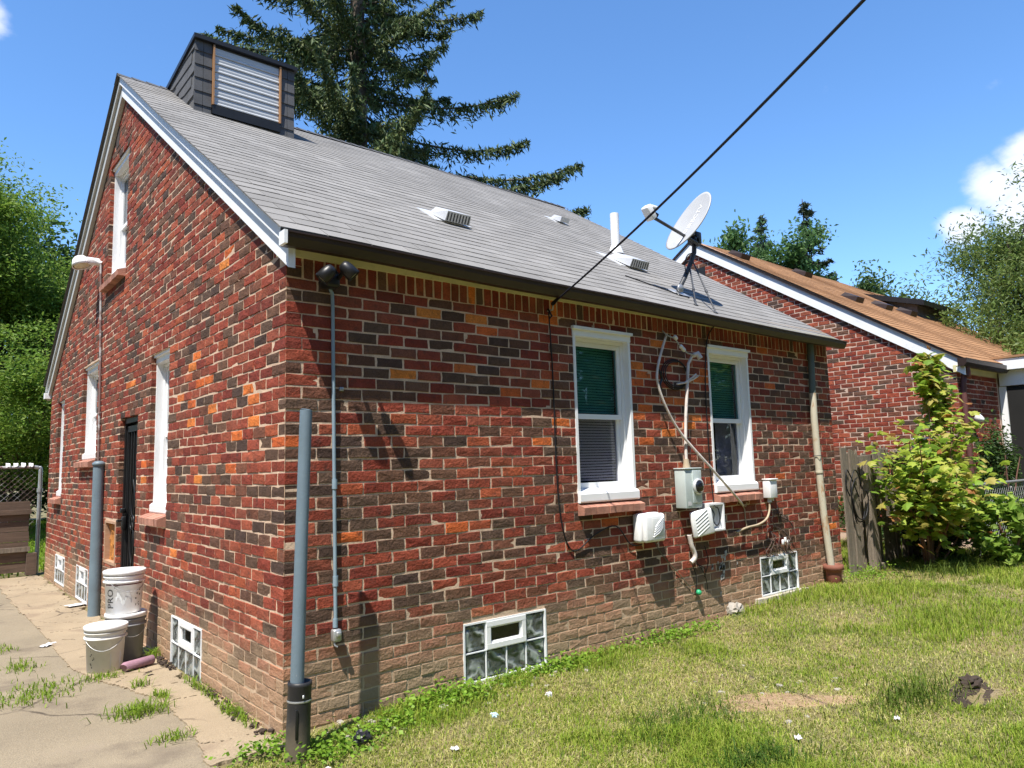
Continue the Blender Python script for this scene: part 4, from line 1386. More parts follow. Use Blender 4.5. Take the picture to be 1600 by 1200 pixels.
for (a, b) in (((3.79, .57), (3.82, .28)), ((3.83, .60), (4.02, .30)), ((4.0, .70), (3.98, .42)), ((3.86, .55), (4.0, .46))):
    g.tube(smooth([(a[0], -.02, a[1]), ((a[0] + b[0]) / 2 + .03, -.035, (a[1] + b[1]) / 2), (b[0], -.015, b[1])], 4), .004, 5)
tag(g.build('loose_wire', MAT['cable_black'], None, (3.9, 0, .4)), 'loose black wires dangling below the white elbow pipe', 'wire')
# limewash smear left on the bricks
g = MB(); rg = random.Random(9)
for k in range(26):
    x = rg.gauss(4.28, .07); z = rg.gauss(.50, .11); s_ = rg.uniform(.008, .022)
    g.add([(x - s_, -.0052, z - s_ * 1.6), (x + s_ * .9, -.0052, z - s_), (x + s_, -.0052, z + s_ * 1.4), (x - s_ * .7, -.0052, z + s_)], [(0, 1, 2, 3)])
tag(g.build('whitewash_smear', M('whitewash', (.42, .40, .38), .9, .3, 30, .3, 60), None, (4.28, 0, .5)), kind='stuff')

# clay drain at the foot of the downspout
g = MB()
g.lathe([(.0, -.08), (.080, -.08), (.080, .16), (.085, .19), (.108, .20), (.108, .25), (.090, .255), (.075, .25), (.072, .16), (0, .15)], (6.195, -.105, .055), (.0, 0, 1), 22)
tag(g.build('clay_drain_pipe', MAT['terracotta'], None, (6.195, -.105, .0)), 'dark red clay drain pipe at the foot of the peeling downspout', 'drain pipe')

# overhead cable, hook, wall drop
g = MB()
A = Vector((2.146, -.05, 2.735)); Bp = Vector((1.05, -3.0, 3.25)); dirn = (Bp - A)
pts = []
for i in range(60):
    t = i / 59 * 5.0
    p = A + dirn * t
    p.z += -.09 * math.sin(min(t, 1.2) / 1.2 * math.pi) * .6 + .10 * max(0, t - 1) ** 2 * .1
    pts.append(p)
g.tube(pts, .0072, 8)
tag(g.build('overhead_cable', M('dark_blue_black_cable', (.010, .011, .022), .5, .1, 20, .5, 120), None, tuple(A)), 'thick dark overhead power cable sloping down to the eave of the brick house', 'cable')
hk = thing('cable_hook', (2.146, 0, 2.70), 'small metal hook and clamp holding the overhead cable under the eave', 'hook')
g = MB(); g.tube([(2.14, 0, 2.69), (2.14, -.06, 2.69), (2.14, -.07, 2.73), (2.15, -.055, 2.75)], .007, 6); g.build('hook', MAT['galv'], hk)
g = MB()
for k in range(5):
    p = A + dirn.normalized() * (.02 + k * .022); g.tube([p - dirn.normalized() * .008, p + dirn.normalized() * .008], .017 - .001 * k, 7)
g.tube([(2.12, -.03, 2.70), (2.13, -.06, 2.64), (2.12, -.04, 2.62)], .008, 5)
g.build('clamp', MAT['cable_black'], hk)
g = MB()
pts = [(2.126, -.03, 2.675), (2.162, -.012, 2.26), (2.167, -.012, 1.907), (2.169, -.012, 1.51), (2.192, -.012, 1.117), (2.262, -.012, .868), (2.363, -.014, .81), (2.563, -.02, .917), (2.807, -.025, .965), (2.978, -.02, .805), (3.11, -.03, .79)]
g.tube(smooth(pts, 5), .0058, 5)
tag(g.build('wall_cable', MAT['cable_black'], None, (2.16, 0, .8)), 'thin black cable hanging down the bricks from the hook to the closed utility box', 'cable')

# satellite dish on the roof
sd = thing('satellite_dish', (4.331, .37, 3.17), 'grey satellite dish on a braced black mast standing on the shingle roof', 'satellite dish')
nrm = Vector((-.865, .194, .483)).normalized()
ss = Vector((.32, -.46, .81)); ss = (ss - nrm * ss.dot(nrm)).normalized()
tt = ss.cross(nrm)
if tt.dot(u_ * .63 - r_ * .77) < 0: tt = -tt
Cc = Vector((4.47, .28, 3.95))


def dish_pt(a, b, back=0):   # a across, b up; shallow bowl facing nrm
    d2 = (a * a + b * b)
    return Cc + ss * a + tt * b + nrm * (.32 * d2 - back)


g = MB(); rings = [0, .08, .16, .24, .31, .36, .385]
na = 40
vs = []; fs = []
for back in (0, .012):
    for r in rings:
        for j in range(na):
            an = 2 * math.pi * j / na
            vs.append(dish_pt(r * .92 * math.cos(an), r * .66 * math.sin(an), back))
k = len(rings)
for s_ in (0, 1):
    for i in range(k - 1):
        for j in range(na):
            o0 = s_ * k * na
            fs.append((o0 + i * na + j, o0 + i * na + (j + 1) % na, o0 + (i + 1) * na + (j + 1) % na, o0 + (i + 1) * na + j))
for j in range(na):
    fs.append(((k - 1) * na + j, (k - 1) * na + (j + 1) % na, (2 * k - 1) * na + (j + 1) % na, (2 * k - 1) * na + j))
g.add(vs, fs, True); refl = g.build('reflector', MAT['dish'], sd)


def text_mesh(txt, size):
    cu = bpy.data.curves.new('txt', 'FONT'); cu.body = txt; cu.size = size; cu.align_x = 'CENTER'; cu.resolution_u = 2
    to = bpy.data.objects.new('txt', cu); COL.objects.link(to)
    dg = bpy.context.evaluated_depsgraph_get()
    me = bpy.data.meshes.new_from_object(to.evaluated_get(dg))
    vs = [tuple(v.co) for v in me.vertices]; fs = [tuple(p.vertices) for p in me.polygons]
    bpy.data.objects.remove(to); bpy.data.curves.remove(cu); bpy.data.meshes.remove(me)
    return vs, fs


vs, fs = text_mesh('DIRECTV', .088)
g = MB(); g.add([dish_pt(x + .035, z - .06, -.003) for x, z, _ in vs], fs); g.build('lettering', MAT['white_print'], sd)
g = MB(); g.add([dish_pt(-.235 + .036 * math.cos(t), -.055 + .036 * math.sin(t), -.003) for t in np.linspace(0, 2 * math.pi, 20)[:-1]], [tuple(range(19))]); g.build('emblem', MAT['white_print'], sd)
g = MB(); g.tube([(4.331, .37, 3.23), (4.44, .37, 3.37), (4.57, .37, 3.56), (4.635, .37, 3.68), (4.65, .37, 3.80)], .025, 10); g.build('mast', MAT['darkgrey'], sd)
g = MB()
g.rbox((4.64, .36, 3.83), (.10, .12, .13), bev=.012); g.tube([(4.60, .34, 3.86), Cc - nrm * .02 - ss * .12 - tt * .05], .03, 8); g.rbox((4.60, .34, 3.80), (.08, .08, .06), bev=.01)
g.build('bracket', MAT['black'], sd)
A1 = Vector((4.56, .28, 3.75)); B1 = Vector((3.88, .30, 3.90))
g = MB(); g.tube([A1 + Vector((.06, .03, -.01)), A1, B1], .017, 6); g.build('feed_arm', MAT['darkgrey'], sd)
g = MB(); g.rbox(B1 + Vector((-.05, 0, .03)), (.085, .09, .15), (Vector((.8, 0, .6)), Vector((0, 1, 0)), Vector((-.6, 0, .8))), bev=.014); g.rbox(B1 + Vector((.0, -.02, .085)), (.10, .06, .04), bev=.012)
g.build('feed_horn', MAT['plastic_white'], sd)
g = MB(); g.lathe([(0, 0), (.03, 0), (.035, .04), (.0, .045)], B1 + Vector((.02, 0, .03)), nrm * -1, 12); g.build('horn_cap', MAT['black'], sd)
bc = Vector(rp(4.33, (.37 - EY) / math.cos(tilt), .012))
g = MB(); g.rbox(bc, (.20, .16, .012), AX, bev=.004); g.lathe([(0, -.010), (.042, -.010), (.045, 0), (.042, .010), (0, .010)], bc + Vector((-.02, -.035, .04)), (0, 1, 0), 14)
g.build('foot', MAT['galv'], sd)
for (a, b) in (((4.535, .365, 3.52), (4.19, .07)), ((4.58, .365, 3.60), (4.325, -.06))):
    q = Vector(rp(b[0], (b[1] - EY) / math.cos(tilt), .01)); a = Vector(a)
    g = MB(); g.tube([a, q], .0085, 6); mid = a.lerp(q, .62); g.tube([mid - (q - a).normalized() * .02, mid + (q - a).normalized() * .02], .014, 6)
    g.rbox(q, (.05, .03, .01), AX, bev=.003)
    g.build('brace', MAT['darkgrey'], sd)
g = MB(); g.tube(smooth([(4.60, .34, 3.76), (4.57, .33, 3.66), (4.47, .33, 3.62), (4.41, .33, 3.52), (4.46, .35, 3.42), (4.55, .36, 3.55)], 5), .0055, 5)
g.tube(smooth([rp(4.40, (.30 - EY) / math.cos(tilt), .012), rp(4.30, (.28 - EY) / math.cos(tilt), .015), rp(4.05, (.42 - EY) / math.cos(tilt), .012), rp(3.75, (.58 - EY) / math.cos(tilt), .012)], 5), .006, 5)
g.build('coax_cable', MAT['cable_black'], sd)

# ------------------------------------------------------------------ buckets and litter on the drive
def bucket(loc, r0, r1, h, mat, lid, label, cat='bucket', kind='plain', ang=0.0, group='builders buckets by the gable wall', tilt_=0.0):
    b = thing('bucket', loc, label, cat, group)
    L0 = Vector(loc)
    g = MB()
    prof = [(0, 0), (r0 - .006, 0), (r0, .006), (r0 + (r1 - r0) * .72, h * .72), (r1 + .010, h * .725), (r1 + .010, h * .755), (r1 - .004, h * .76), (r1 - .001, h * .84), (r1 + .008, h * .845), (r1 + .008, h * .87), (r1 - .002, h * .875), (r1, h * .96)]
    if not lid: prof += [(r1 + .006, h), (r1 - .002, h), (r1 - .006, h * .95)]
    g.lathe(prof, L0, n=40); g.build('body', mat, b)
    if lid:
        g = MB(); g.lathe([(r1 + .001, h * .90), (r1 + .012, h * .905), (r1 + .014, h * .985), (r1 + .008, h), (r1 - .004, h), (r1 - .012, h * .975), (0, h * .978)], L0, n=40); g.build('lid', MAT['plastic_white'], b)
    tow = math.atan2(CAM.y - L0.y, CAM.x - L0.x)
    rad = lambda z: r0 + (r1 - r0) * z / h
    cyl = lambda a, z, e=.0015: L0 + Vector((math.cos(tow + a) * (rad(z) + e), math.sin(tow + a) * (rad(z) + e), z))
    g = MB()      # wire handle hanging on the near side
    pts = []
    for i in range(17):
        a = -1.25 + 2.5 * i / 16 + ang
        z = h * .80 - (h * .30) * math.sin(math.pi * i / 16)
        pts.append(cyl(a, z, .012))
    g.tube(pts, .0028, 5); g.build('wire_handle', MAT['galv'], b)
    if kind == 'pro':
        g = MB()
        nA = 16
        a0, a1 = -1.35 + .15, 1.1
        for i in range(nA):
            p, q = a0 + (a1 - a0) * i / nA, a0 + (a1 - a0) * (i + 1) / nA
            g.add([cyl(p, h * .67), cyl(q, h * .67), cyl(q, h * .695), cyl(p, h * .695)], [(0, 1, 2, 3)])
        g.build('label_band', MAT['maroon'], b)
        vs, fs = text_mesh('PRO', .082)
        g = MB(); g.add([cyl(-.60 - z / rad(.15), .125 + x, .002) for x, z, _ in vs], fs); g.build('lettering', MAT['ink'], b)
        g = MB()
        rg = random.Random(4)
        for k in range(4):
            z = .245 - k * .011; w = rg.uniform(.12, .35)
            g.add([cyl(-.55, z), cyl(-.55 + w, z), cyl(-.55 + w, z + .0035), cyl(-.55, z + .0035)], [(0, 1, 2, 3)])
        for k in range(9):
            a = rg.uniform(.62, .95); z = rg.uniform(.04, .21); w = rg.uniform(.03, .09); hh = rg.uniform(.005, .016)
            g.add([cyl(a, z), cyl(a + w, z), cyl(a + w, z + hh), cyl(a, z + hh)], [(0, 1, 2, 3)])
        g.build('small_print', MAT['ink'], b)
        g = MB()
        for k in range(12):
            a = -.45 + k * .075; z = .105 + .035 * math.sin(k * .9)
            g.add([cyl(a, z), cyl(a + .07, z + .008 * math.cos(k)), cyl(a + .07, z + .045 + .02 * math.sin(k * 1.7)), cyl(a, z + .04)], [(0, 1, 2, 3)])
        g.build('grey_picture', MAT['plastic_grey'], b)
    if kind == 'old':
        rg = random.Random(8)
        g = MB()
        for k in range(10):
            a = rg.uniform(-.9, -.62); z = rg.uniform(.03, .20); w = rg.uniform(.03, .10); hh = rg.uniform(.004, .014)
            g.add([cyl(a, z), cyl(a + w, z), cyl(a + w, z + hh), cyl(a, z + hh)], [(0, 1, 2, 3)])
        for z in (.21, .015):
            g.add([cyl(-.98, z), cyl(-.55, z), cyl(-.55, z + .003), cyl(-.98, z + .003)], [(0, 1, 2, 3)])
        g.build('small_print', MAT['ink'], b)
        g = MB()
        g.add([cyl(.28, .03), cyl(.95, .03), cyl(.95, .15), cyl(.28, .15)], [(0, 1, 2, 3)])
        g.build('worn_label', MAT['plastic_grey'], b)
    return b


old = M('dirty_white_plastic', (.62, .61, .57), .5, .12, 7, .06, 40, spots=[((.42, .38, .32), 9, .55, .72, .6)])
bucket((-.435, 2.42, -.022), .122, .142, .355, old, True, 'dirty white lidded bucket standing in front on the concrete, label worn off', kind='old', ang=-.1)
bucket((-.235, 2.70, -.01), .130, .146, .372, MAT['bucket_grey'], True, 'grey bucket under the white lettered bucket, beside the gable wall', ang=.4)
bucket((-.255, 2.70, .363), .130, .148, .345, MAT['plastic_white'], True, 'white lidded bucket lettered in black, stacked on top of the grey bucket', kind='pro', ang=.35)
g = MB(); g.tube([(-.345, 2.215, .022), (-.34, 2.22, .026), (-.12, 2.30, .03), (-.115, 2.302, .03)], [.030, .034, .034, .026], 14)
tag(g.build('paint_roller_sleeve', MAT['mauve'], None, (-.24, 2.25, .0)), 'fuzzy mauve paint roller sleeve lying on the concrete beside the buckets', 'roller')


def crumple(name, loc, size, mat, label, cat, seed, flat=.5):
    rg = random.Random(seed); bm = bmesh.new(); bmesh.ops.create_icosphere(bm, subdivisions=3, radius=1)
    g = MB(); bm.verts.index_update()
    vs = []
    for v in bm.verts:
        k = rg.uniform(.72, 1.15)
        vs.append(Vector(loc) + Vector((v.co.x * size[0] * k, v.co.y * size[1] * k, (v.co.z * k + .55) * size[2])))
    g.add(vs, [tuple(x.index for x in f.verts) for f in bm.faces]); bm.free()
    return tag(g.build(name, mat, None, loc), label, cat)


def sheet(name, loc, w, d, mat, label, cat, seed, ang=0.0, curl=.015):
    rg = random.Random(seed); n = 5; g = MB(); L0 = Vector(loc); vs = []
    for j in range(n + 1):
        for i in range(n + 1):
            x = (i / n - .5) * w; y = (j / n - .5) * d
            vs.append(L0 + Vector((x * math.cos(ang) - y * math.sin(ang), x * math.sin(ang) + y * math.cos(ang), .004 + abs(rg.gauss(0, curl * .4)))))
    g.add(vs, [(j * (n + 1) + i, j * (n + 1) + i + 1, (j + 1) * (n + 1) + i + 1, (j + 1) * (n + 1) + i) for j in range(n) for i in range(n)], True)
    return tag(g.build(name, mat, None, loc), label, cat)


def gz(x, y): return float(gh(x, y))


crumple('black_rubbish', (.27, -.43, gz(.27, -.43)), (.055, .045, .05), MAT['bag'], 'small crumpled black rubbish lying in the grass near the corner', 'rubbish', 2)
crumple('pale_stone', (4.40, -.03, gz(4.4, -.03) - .01), (.10, .075, .075), MAT['stone'], 'large pale stone against the foot of the wall under the utility boxes', 'stone', 5)
crumple('pale_stone', (.90, -.28, gz(.9, -.28) - .005), (.055, .04, .028), MAT['stone'], 'flat pale stone beside the clover at the near glass block window', 'stone', 6)
crumple('white_litter', (1.56, -.52, gz(1.56, -.52)), (.024, .02, .02), MAT['paper'], 'small white crumpled litter in the grass before the near glass block window', 'litter', 7)
crumple('pale_blue_litter', (1.07, -.57, gz(1.07, -.57)), (.026, .03, .016), M('pale_blue_plastic', (.42, .58, .66), .4, .1, 20, .1), 'small pale blue crumpled plastic in the grass', 'litter', 8)
sheet('white_wrapper', (-.03, -.62, gz(-.03, -.62) + .012), .085, .03, MAT['paper'], 'white wrapper in the grass near the black drain sleeve', 'litter', 3, .7)
sheet('white_chip', (.58, -.86, gz(.58, -.86) + .012), .035, .045, MAT['paper'], 'tiny white chip upright in the nearest grass', 'litter', 4, .2)
sheet('white_card', (1.95, -2.02, gz(1.95, -2.02) + .02), .055, .035, MAT['paper'], 'white scrap half buried in the grass at the lower edge', 'litter', 5, .9)
sheet('pale_scrap', (2.60, -2.25, gz(2.60, -2.25) + .02), .045, .03, MAT['paper'], 'pale scrap in the grass below the bare patch', 'litter', 11, .4)
sheet('torn_paper', (-.64, 3.76, -.018), .16, .08, MAT['paper'], 'torn paper scrap lying in the middle of the concrete drive', 'litter', 6, .9)
sheet('white_flyer', (-.10, 5.80, .002), .20, .14, MAT['paper'], 'white flyer lying on the concrete by the thick grey pipe', 'litter', 7, .3)
sheet('dead_leaf', (-.22, 1.98, .002), .05, .035, MAT['soil'], 'dark dead leaf on the pale concrete near the roller sleeve', 'leaf', 9, .4)
g = MB(); rg = random.Random(21)
for k in range(75):
    x, y = (rg.uniform(.2, 2.2), -abs(rg.gauss(.12, .12)) - .02) if k < 55 else (rg.uniform(2.1, 3.2), rg.uniform(-1.9, -1.0))
    s_ = rg.uniform(.008, .026); z = gz(x, y)
    g.rbox((x, y, z + s_ * .15), (s_ * 2, s_ * 1.3, s_ * .8), (Vector((math.cos(k), math.sin(k), 0)), Vector((-math.sin(k), math.cos(k), 0)), Vector((0, 0, 1))), bev=s_ * .2, seg=1)
tag(g.build('rubble', MAT['stone'], None, (1, -.3, 0)), kind='stuff')
g = MB(); rg = random.Random(22)
for k in range(90):
    y = rg.uniform(2.0, 2.45) if k < 40 else rg.uniform(.1, 1.3)
    x = -abs(rg.gauss(.02, .03)) - .015
    s_ = rg.uniform(.006, .018)
    g.rbox((x, y, s_ * .25), (s_ * 2, s_ * 1.3, s_), (Vector((math.cos(k), math.sin(k), 0)), Vector((-math.sin(k), math.cos(k), 0)), Vector((0, 0, 1))), bev=s_ * .2, seg=1)
tag(g.build('debris', MAT['soil'], None, (0, 1, 0)), kind='stuff')
for i, (dx, dy, s_) in enumerate(((0, 0, 1), (.16, .05, .8), (-.16, .02, .75), (.30, .06, .6))):
    pass
def soil_patch(name, cx_, cy_, a_, b_, ang_, mat, lift=.004, kind='stuff'):
    g = MB(); vs = [(cx_, cy_, gz(cx_, cy_) + lift)]; n = 30
    rg_ = random.Random(int(cx_ * 100))
    for ring_ in (.35, .7, 1.0):
        for i in range(n):
            t = 2 * math.pi * i / n
            k = ring_ * (1 + (.25 * math.sin(3 * t + cx_) + .12 * rg_.uniform(-1, 1)) * ring_)
            x = cx_ + math.cos(t) * a_ * k * math.cos(ang_) - math.sin(t) * b_ * k * math.sin(ang_)
            y = cy_ + math.cos(t) * a_ * k * math.sin(ang_) + math.sin(t) * b_ * k * math.cos(ang_)
            vs.append((x, y, gz(x, y) + (lift + rg_.uniform(0, .006) if ring_ < 1 else -.004)))
    fs = [(0, 1 + i, 1 + (i + 1) % n) for i in range(n)]
    for q in range(2):
        fs += [(1 + q * n + i, 1 + q * n + (i + 1) % n, 1 + (q + 1) * n + (i + 1) % n, 1 + (q + 1) * n + i) for i in range(n)]
    g.add(vs, fs, True)
    return tag(g.build(name, mat, None, (cx_, cy_, gz(cx_, cy_))), kind=kind)


soil_patch('bare_soil', 2.5, -1.62, .56, .17, -.60, M('dry_reddish_soil', (.27, .18, .105), .95, .25, 9, .8, 60, fine=.3, bdist=.01, spots=[((.36, .27, .16), 26, .5, .64, .7), ((.13, .085, .05), 14, .56, .7, .6)]))
soil_patch('dug_soil', 3.44, -2.34, .26, .11, .15, MAT['soil'], .008)
crumple('soil_clod', (3.60, -2.28, gz(3.6, -2.28) - .03), (.11, .06, .045), MAT['soil'], 'large dark soil clod beside the hole in the lawn', 'soil', 31)
crumple('soil_clod', (3.22, -2.36, gz(3.22, -2.36) - .035), (.085, .06, .055), MAT['soil'], 'smaller dark soil clod at the near side of the hole in the lawn', 'soil', 32)

# ------------------------------------------------------------------ neighbour's house
NX, NY = 10.2, -.15
nb = thing('brick_house', (NX, NY, 0), 'neighbouring red brick house with orange-brown shingle roof and a white porch', 'house')
mapN = lambda u, d, z: (NX - d, NY + u, z)
mapNR = lambda u, d, z: (NX + u, NY - d, z)
NL = 9.0
nwL = wall_sheet(0, HW, -.2, 6.0, [], mapN, .1, clip=True, rec=.0026).build('wall', MAT['nmortar'], nb)
nwR = wall_sheet(0, NL, -.2, 2.95, [], mapNR, .1, rec=.0026).build('wall', MAT['nmortar'], nb)
NZ = -.02
bL = lay(0, HW, .3, 6.0, [], 1, ztop=True, pr=(.74, .20, .05), zt=ZT + .02)
bR = lay(0, 1.7, .3, ZT + .1, [], 0, pr=(.80, .13, .045), zt=ZT + .02)
keepb = [b for b in bL if b[0] < 6.4]
emit(nb, [(keepb, mapN, -math.pi / 2, nwL), (bR, mapNR, 0, nwR)], 300, MAT['nbrick'], MAT['nbrick_obj'], 'n')
g = MB()
nrz = lambda y: 2.97 + .64 * (y - NY)
ridge_y = NY + HW / 2
ey = NY - .13
g.add([(NX - .08, ey, nrz(ey) - .02), (NX + NL, ey, nrz(ey) - .02), (NX + NL, ridge_y, nrz(ridge_y) - .02), (NX - .08, ridge_y, nrz(ridge_y) - .02)], [(0, 1, 2, 3)])
g.add([(NX - .08, 2 * ridge_y - ey, nrz(ey) - .02), (NX + NL, 2 * ridge_y - ey, nrz(ey) - .02), (NX + NL, ridge_y, nrz(ridge_y) - .02), (NX - .08, ridge_y, nrz(ridge_y) - .02)], [(0, 1, 2, 3)])
g.add([(NX + .02, NY + .01, 0), (NX + .02, NY + HW, 0), (NX + .02, NY + HW, 2.9), (NX + .02, ridge_y, 5.8), (NX + .02, NY + .01, 2.9)], [(0, 1, 2, 3, 4)])
g.add([(NX + NL, NY, 0), (NX + NL, NY + HW, 0), (NX + NL, NY + HW, 2.9), (NX + NL, ridge_y, 5.8), (NX + NL, NY, 2.9)], [(0, 1, 2, 3, 4)])
nroof = g.build('roof', MAT['deck'], nb)
tl2 = math.atan(.64); c2, s2 = math.cos(tl2), math.sin(tl2)


def nrp(x, s_, h=0.0):
    y = ey + s_ * c2
    return (x, y - h * s2, nrz(y) + h * c2 + .012 * math.sin(x * 1.7 + s_))


VV, FF, CC = [], [], []
s_ = 0; c = 0
NSL = (ridge_y - ey) / c2
rg = random.Random(17)
while s_ < NSL:
    x = NX - .09 - (.15 if c % 2 else 0)
    while x < NX + NL:
        a, b = max(x, NX - .09) + .003, x + .297
        k = rg.uniform(.86, 1.12)
        o0 = len(VV)
        e1 = min(s_ + .15, NSL)
        VV += [nrp(a, s_ - .012, -.002), nrp(b, s_ - .012, -.002), nrp(b, s_ - .012, .009), nrp(a, s_ - .012, .009), nrp(b, e1, .002), nrp(a, e1, .002)]
        CC += [(.30 * k, .165 * k, .085 * k)] * 6
        FF += [(o0, o0 + 1, o0 + 2), (o0, o0 + 2, o0 + 3), (o0 + 3, o0 + 2, o0 + 4), (o0 + 3, o0 + 4, o0 + 5)]
        x += .30
    s_ += .15; c += 1
tag(npmesh('shingle', np.array(VV), np.array(FF), MAT['nshingle'], np.array(CC), nb), kind='stuff')


def nrake(mat, d0, d1, k0, k1, nm):
    g = MB()
    for sgn in (0, 1):
        for i in range(12):
            ya = ey + (ridge_y - ey) * i / 12; yb = ey + (ridge_y - ey) * (i + 1) / 12 - .001
            cc = []
            for dd in (d0, d1):
                for (y, k) in ((ya, k0), (yb, k0), (yb, k1), (ya, k1)):
                    cc.append((NX - dd, y if sgn == 0 else 2 * ridge_y - y, nrz(y) + k))
            g.hexa(cc)
    return g.build(nm, mat, nb)


nrake(MAT['white_wood'], .002, .045, -.265, -.025, 'rake_board')
nrake(MAT['gutter'], .0465, .075, -.05, -.012, 'roof_edge')
g = MB(); g.box((NX - .003, 4.10, 5.0), (NX + .0, 4.38, 5.26)); g.build('gable_vent', MAT['black'], nb)
g = MB()
pr_ = [(ey + .06, 2.86), (ey + .06, 2.755), (ey - .02, 2.75), (ey - .06, 2.80), (ey - .065, 2.865), (ey + .06, 2.87)]
g.prism(pr_, lambda y, z, t: (t, y, z), NX - .12, NX + 1.85); g.build('gutter', MAT['gutter'], nb)
g = MB(); g.box((NX - .05, NY - .02, 2.68), (NX + 1.7, NY + .02, 2.78)); g.box((NX - .05, ey + .065, 2.76), (NX + 1.7, NY - .021, 2.775)); g.build('frieze_board', MAT['cream'], nb)
g = MB(); g.tube(smooth([(NX + .10, ey + .02, 2.76), (NX + .10, NY - .12, 2.62), (NX + .09, NY - .05, 2.5), (NX + .09, NY - .05, 1.0), (NX + .09, NY - .05, .2)], 3), .04, 8); g.build('downspout', M('maroon_downspout', (.12, .05, .045), .5, .15, 5, .05), nb)
g = MB(); g.lathe([(0, -.03), (.05, -.03), (.075, .05), (.06, .07), (0, .075)], (NX + .45, NY - .08, 1.98), (0, -.8, .6), 14); g.build('wall_light', MAT['plastic_white'], nb)
for (x, s_) in ((11.05, 4.95), (13.2, 4.75), (12.35, 3.05), (13.45, 2.95), (14.7, 2.98)):
    q = lambda a, b, h: Vector(nrp(x + a, s_ + b, h))
    g = MB()
    g.hexa([q(-.16, -.17, .0), q(.16, -.17, .0), q(.16, .17, .0), q(-.16, .17, .0), q(-.15, -.16, .11), q(.15, -.16, .11), q(.13, .12, .09), q(-.13, .12, .09)])
    g.build('roof_vent', MAT['gutter'], nb)
# dark front dormer beyond the ridge end
g = MB(); g.hexa([(15.8, 2.4, 4.4), (17.6, 2.4, 4.4), (17.6, 4.2, 4.6), (15.8, 4.2, 4.6), (15.8, 2.4, 4.86), (17.6, 2.4, 4.86), (17.6, 4.3, 5.45), (15.8, 4.3, 5.45)]); dmn = g.build('dormer', MAT['dark_shingle'], nb)
g = MB(); g.hexa([(15.65, 2.2, 4.80), (17.8, 2.2, 4.80), (17.8, 4.35, 5.45), (15.65, 4.35, 5.45), (15.65, 2.2, 4.92), (17.8, 2.2, 4.92), (17.8, 4.35, 5.58), (15.65, 4.35, 5.58)]); g.build('dormer_roof', MAT['black'], dmn)
# porch
px = NX + 1.62
g = MB(); g.box((px, NY - 2.2, 2.80), (NX + 6.5, NY + .35, 2.98)); g.build('porch_fascia', MAT['white_wood'], nb)
g = MB(); g.box((px - .02, NY - 2.25, 2.985), (NX + 6.5, NY + .3, 3.02)); g.build('porch_roof', MAT['nshingle'], nb) if False else g.build('porch_roof', M('porch_shingle', (.30, .165, .085), .95, .15, 4, .6, 200), nb)
g = MB(); g.box((px + .12, NY - 2.1, 2.55), (NX + 6.4, NY - .03, 2.795)); g.build('porch_beam', MAT['white_wood'], nb)
for (x, y) in ((px + .14, NY - .11), (px + .14, NY - 2.0), (NX + 3.4, NY - 2.0)):
    g = MB(); g.box((x, y, .3), (x + .10, y + .10, 2.545)); g.build('porch_post', MAT['white_wood'], nb)
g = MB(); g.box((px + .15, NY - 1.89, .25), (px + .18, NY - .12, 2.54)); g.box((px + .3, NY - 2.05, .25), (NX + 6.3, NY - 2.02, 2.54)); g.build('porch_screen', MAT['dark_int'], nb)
g = MB(); g.box((px - .02, NY - 2.2, 0), (NX + 6.5, NY - .012, .26)); g.build('porch_step', MAT['concrete_sill'], nb)

# ------------------------------------------------------------------ foliage tools
def leaf_cards(C, size, aspect=.55, up=.5, seed=1, droop=None, fold=.25):
    """diamond leaves at centres C: 4 verts each, folded on the midrib"""
    r = np.random.default_rng(seed); n = len(C)
    d = r.normal(size=(n, 3)); d[:, 2] *= .5
    if droop is not None: d = d + droop
    d /= np.linalg.norm(d, axis=1)[:, None]
    nr = r.normal(size=(n, 3)); nr[:, 2] = np.abs(nr[:, 2]) + up
    side = np.cross(d, nr); side /= np.linalg.norm(side, axis=1)[:, None] + 1e-9
    nn = np.cross(side, d)
    sz = (size * r.uniform(.65, 1.25, n))[:, None]
    b = C - d * sz * .5; t = C + d * sz * .5
    l = C + side * sz * aspect * .5 + nn * sz * fold * .3; rr = C - side * sz * aspect * .5 + nn * sz * fold * .3
    V = np.stack([b, l, t, rr], 1).reshape(-1, 3)
    F = np.arange(n * 4).reshape(n, 4)
    return V, F


def tone_arr(n, cols, seed, jit=.2, w=None):
    r = np.random.default_rng(seed)
    c = np.array(cols)[r.choice(len(cols), n, p=w)] * r.uniform(1 - jit, 1 + jit, (n, 1))
    return np.repeat(c, 4, 0)


def limb(mb, p, d, ln, r0, r1, rg, wob=.15, n=6):
    pts = [Vector(p)]; dd = Vector(d).normalized()
    for i in range(n):
        dd = (dd + Vector((rg.uniform(-wob, wob), rg.uniform(-wob, wob), rg.uniform(-wob * .4, wob)))).normalized()
        pts.append(pts[-1] + dd * ln / n)
    mb.tube(pts, [r0 + (r1 - r0) * i / n for i in range(n + 1)], 7)
    return pts, dd


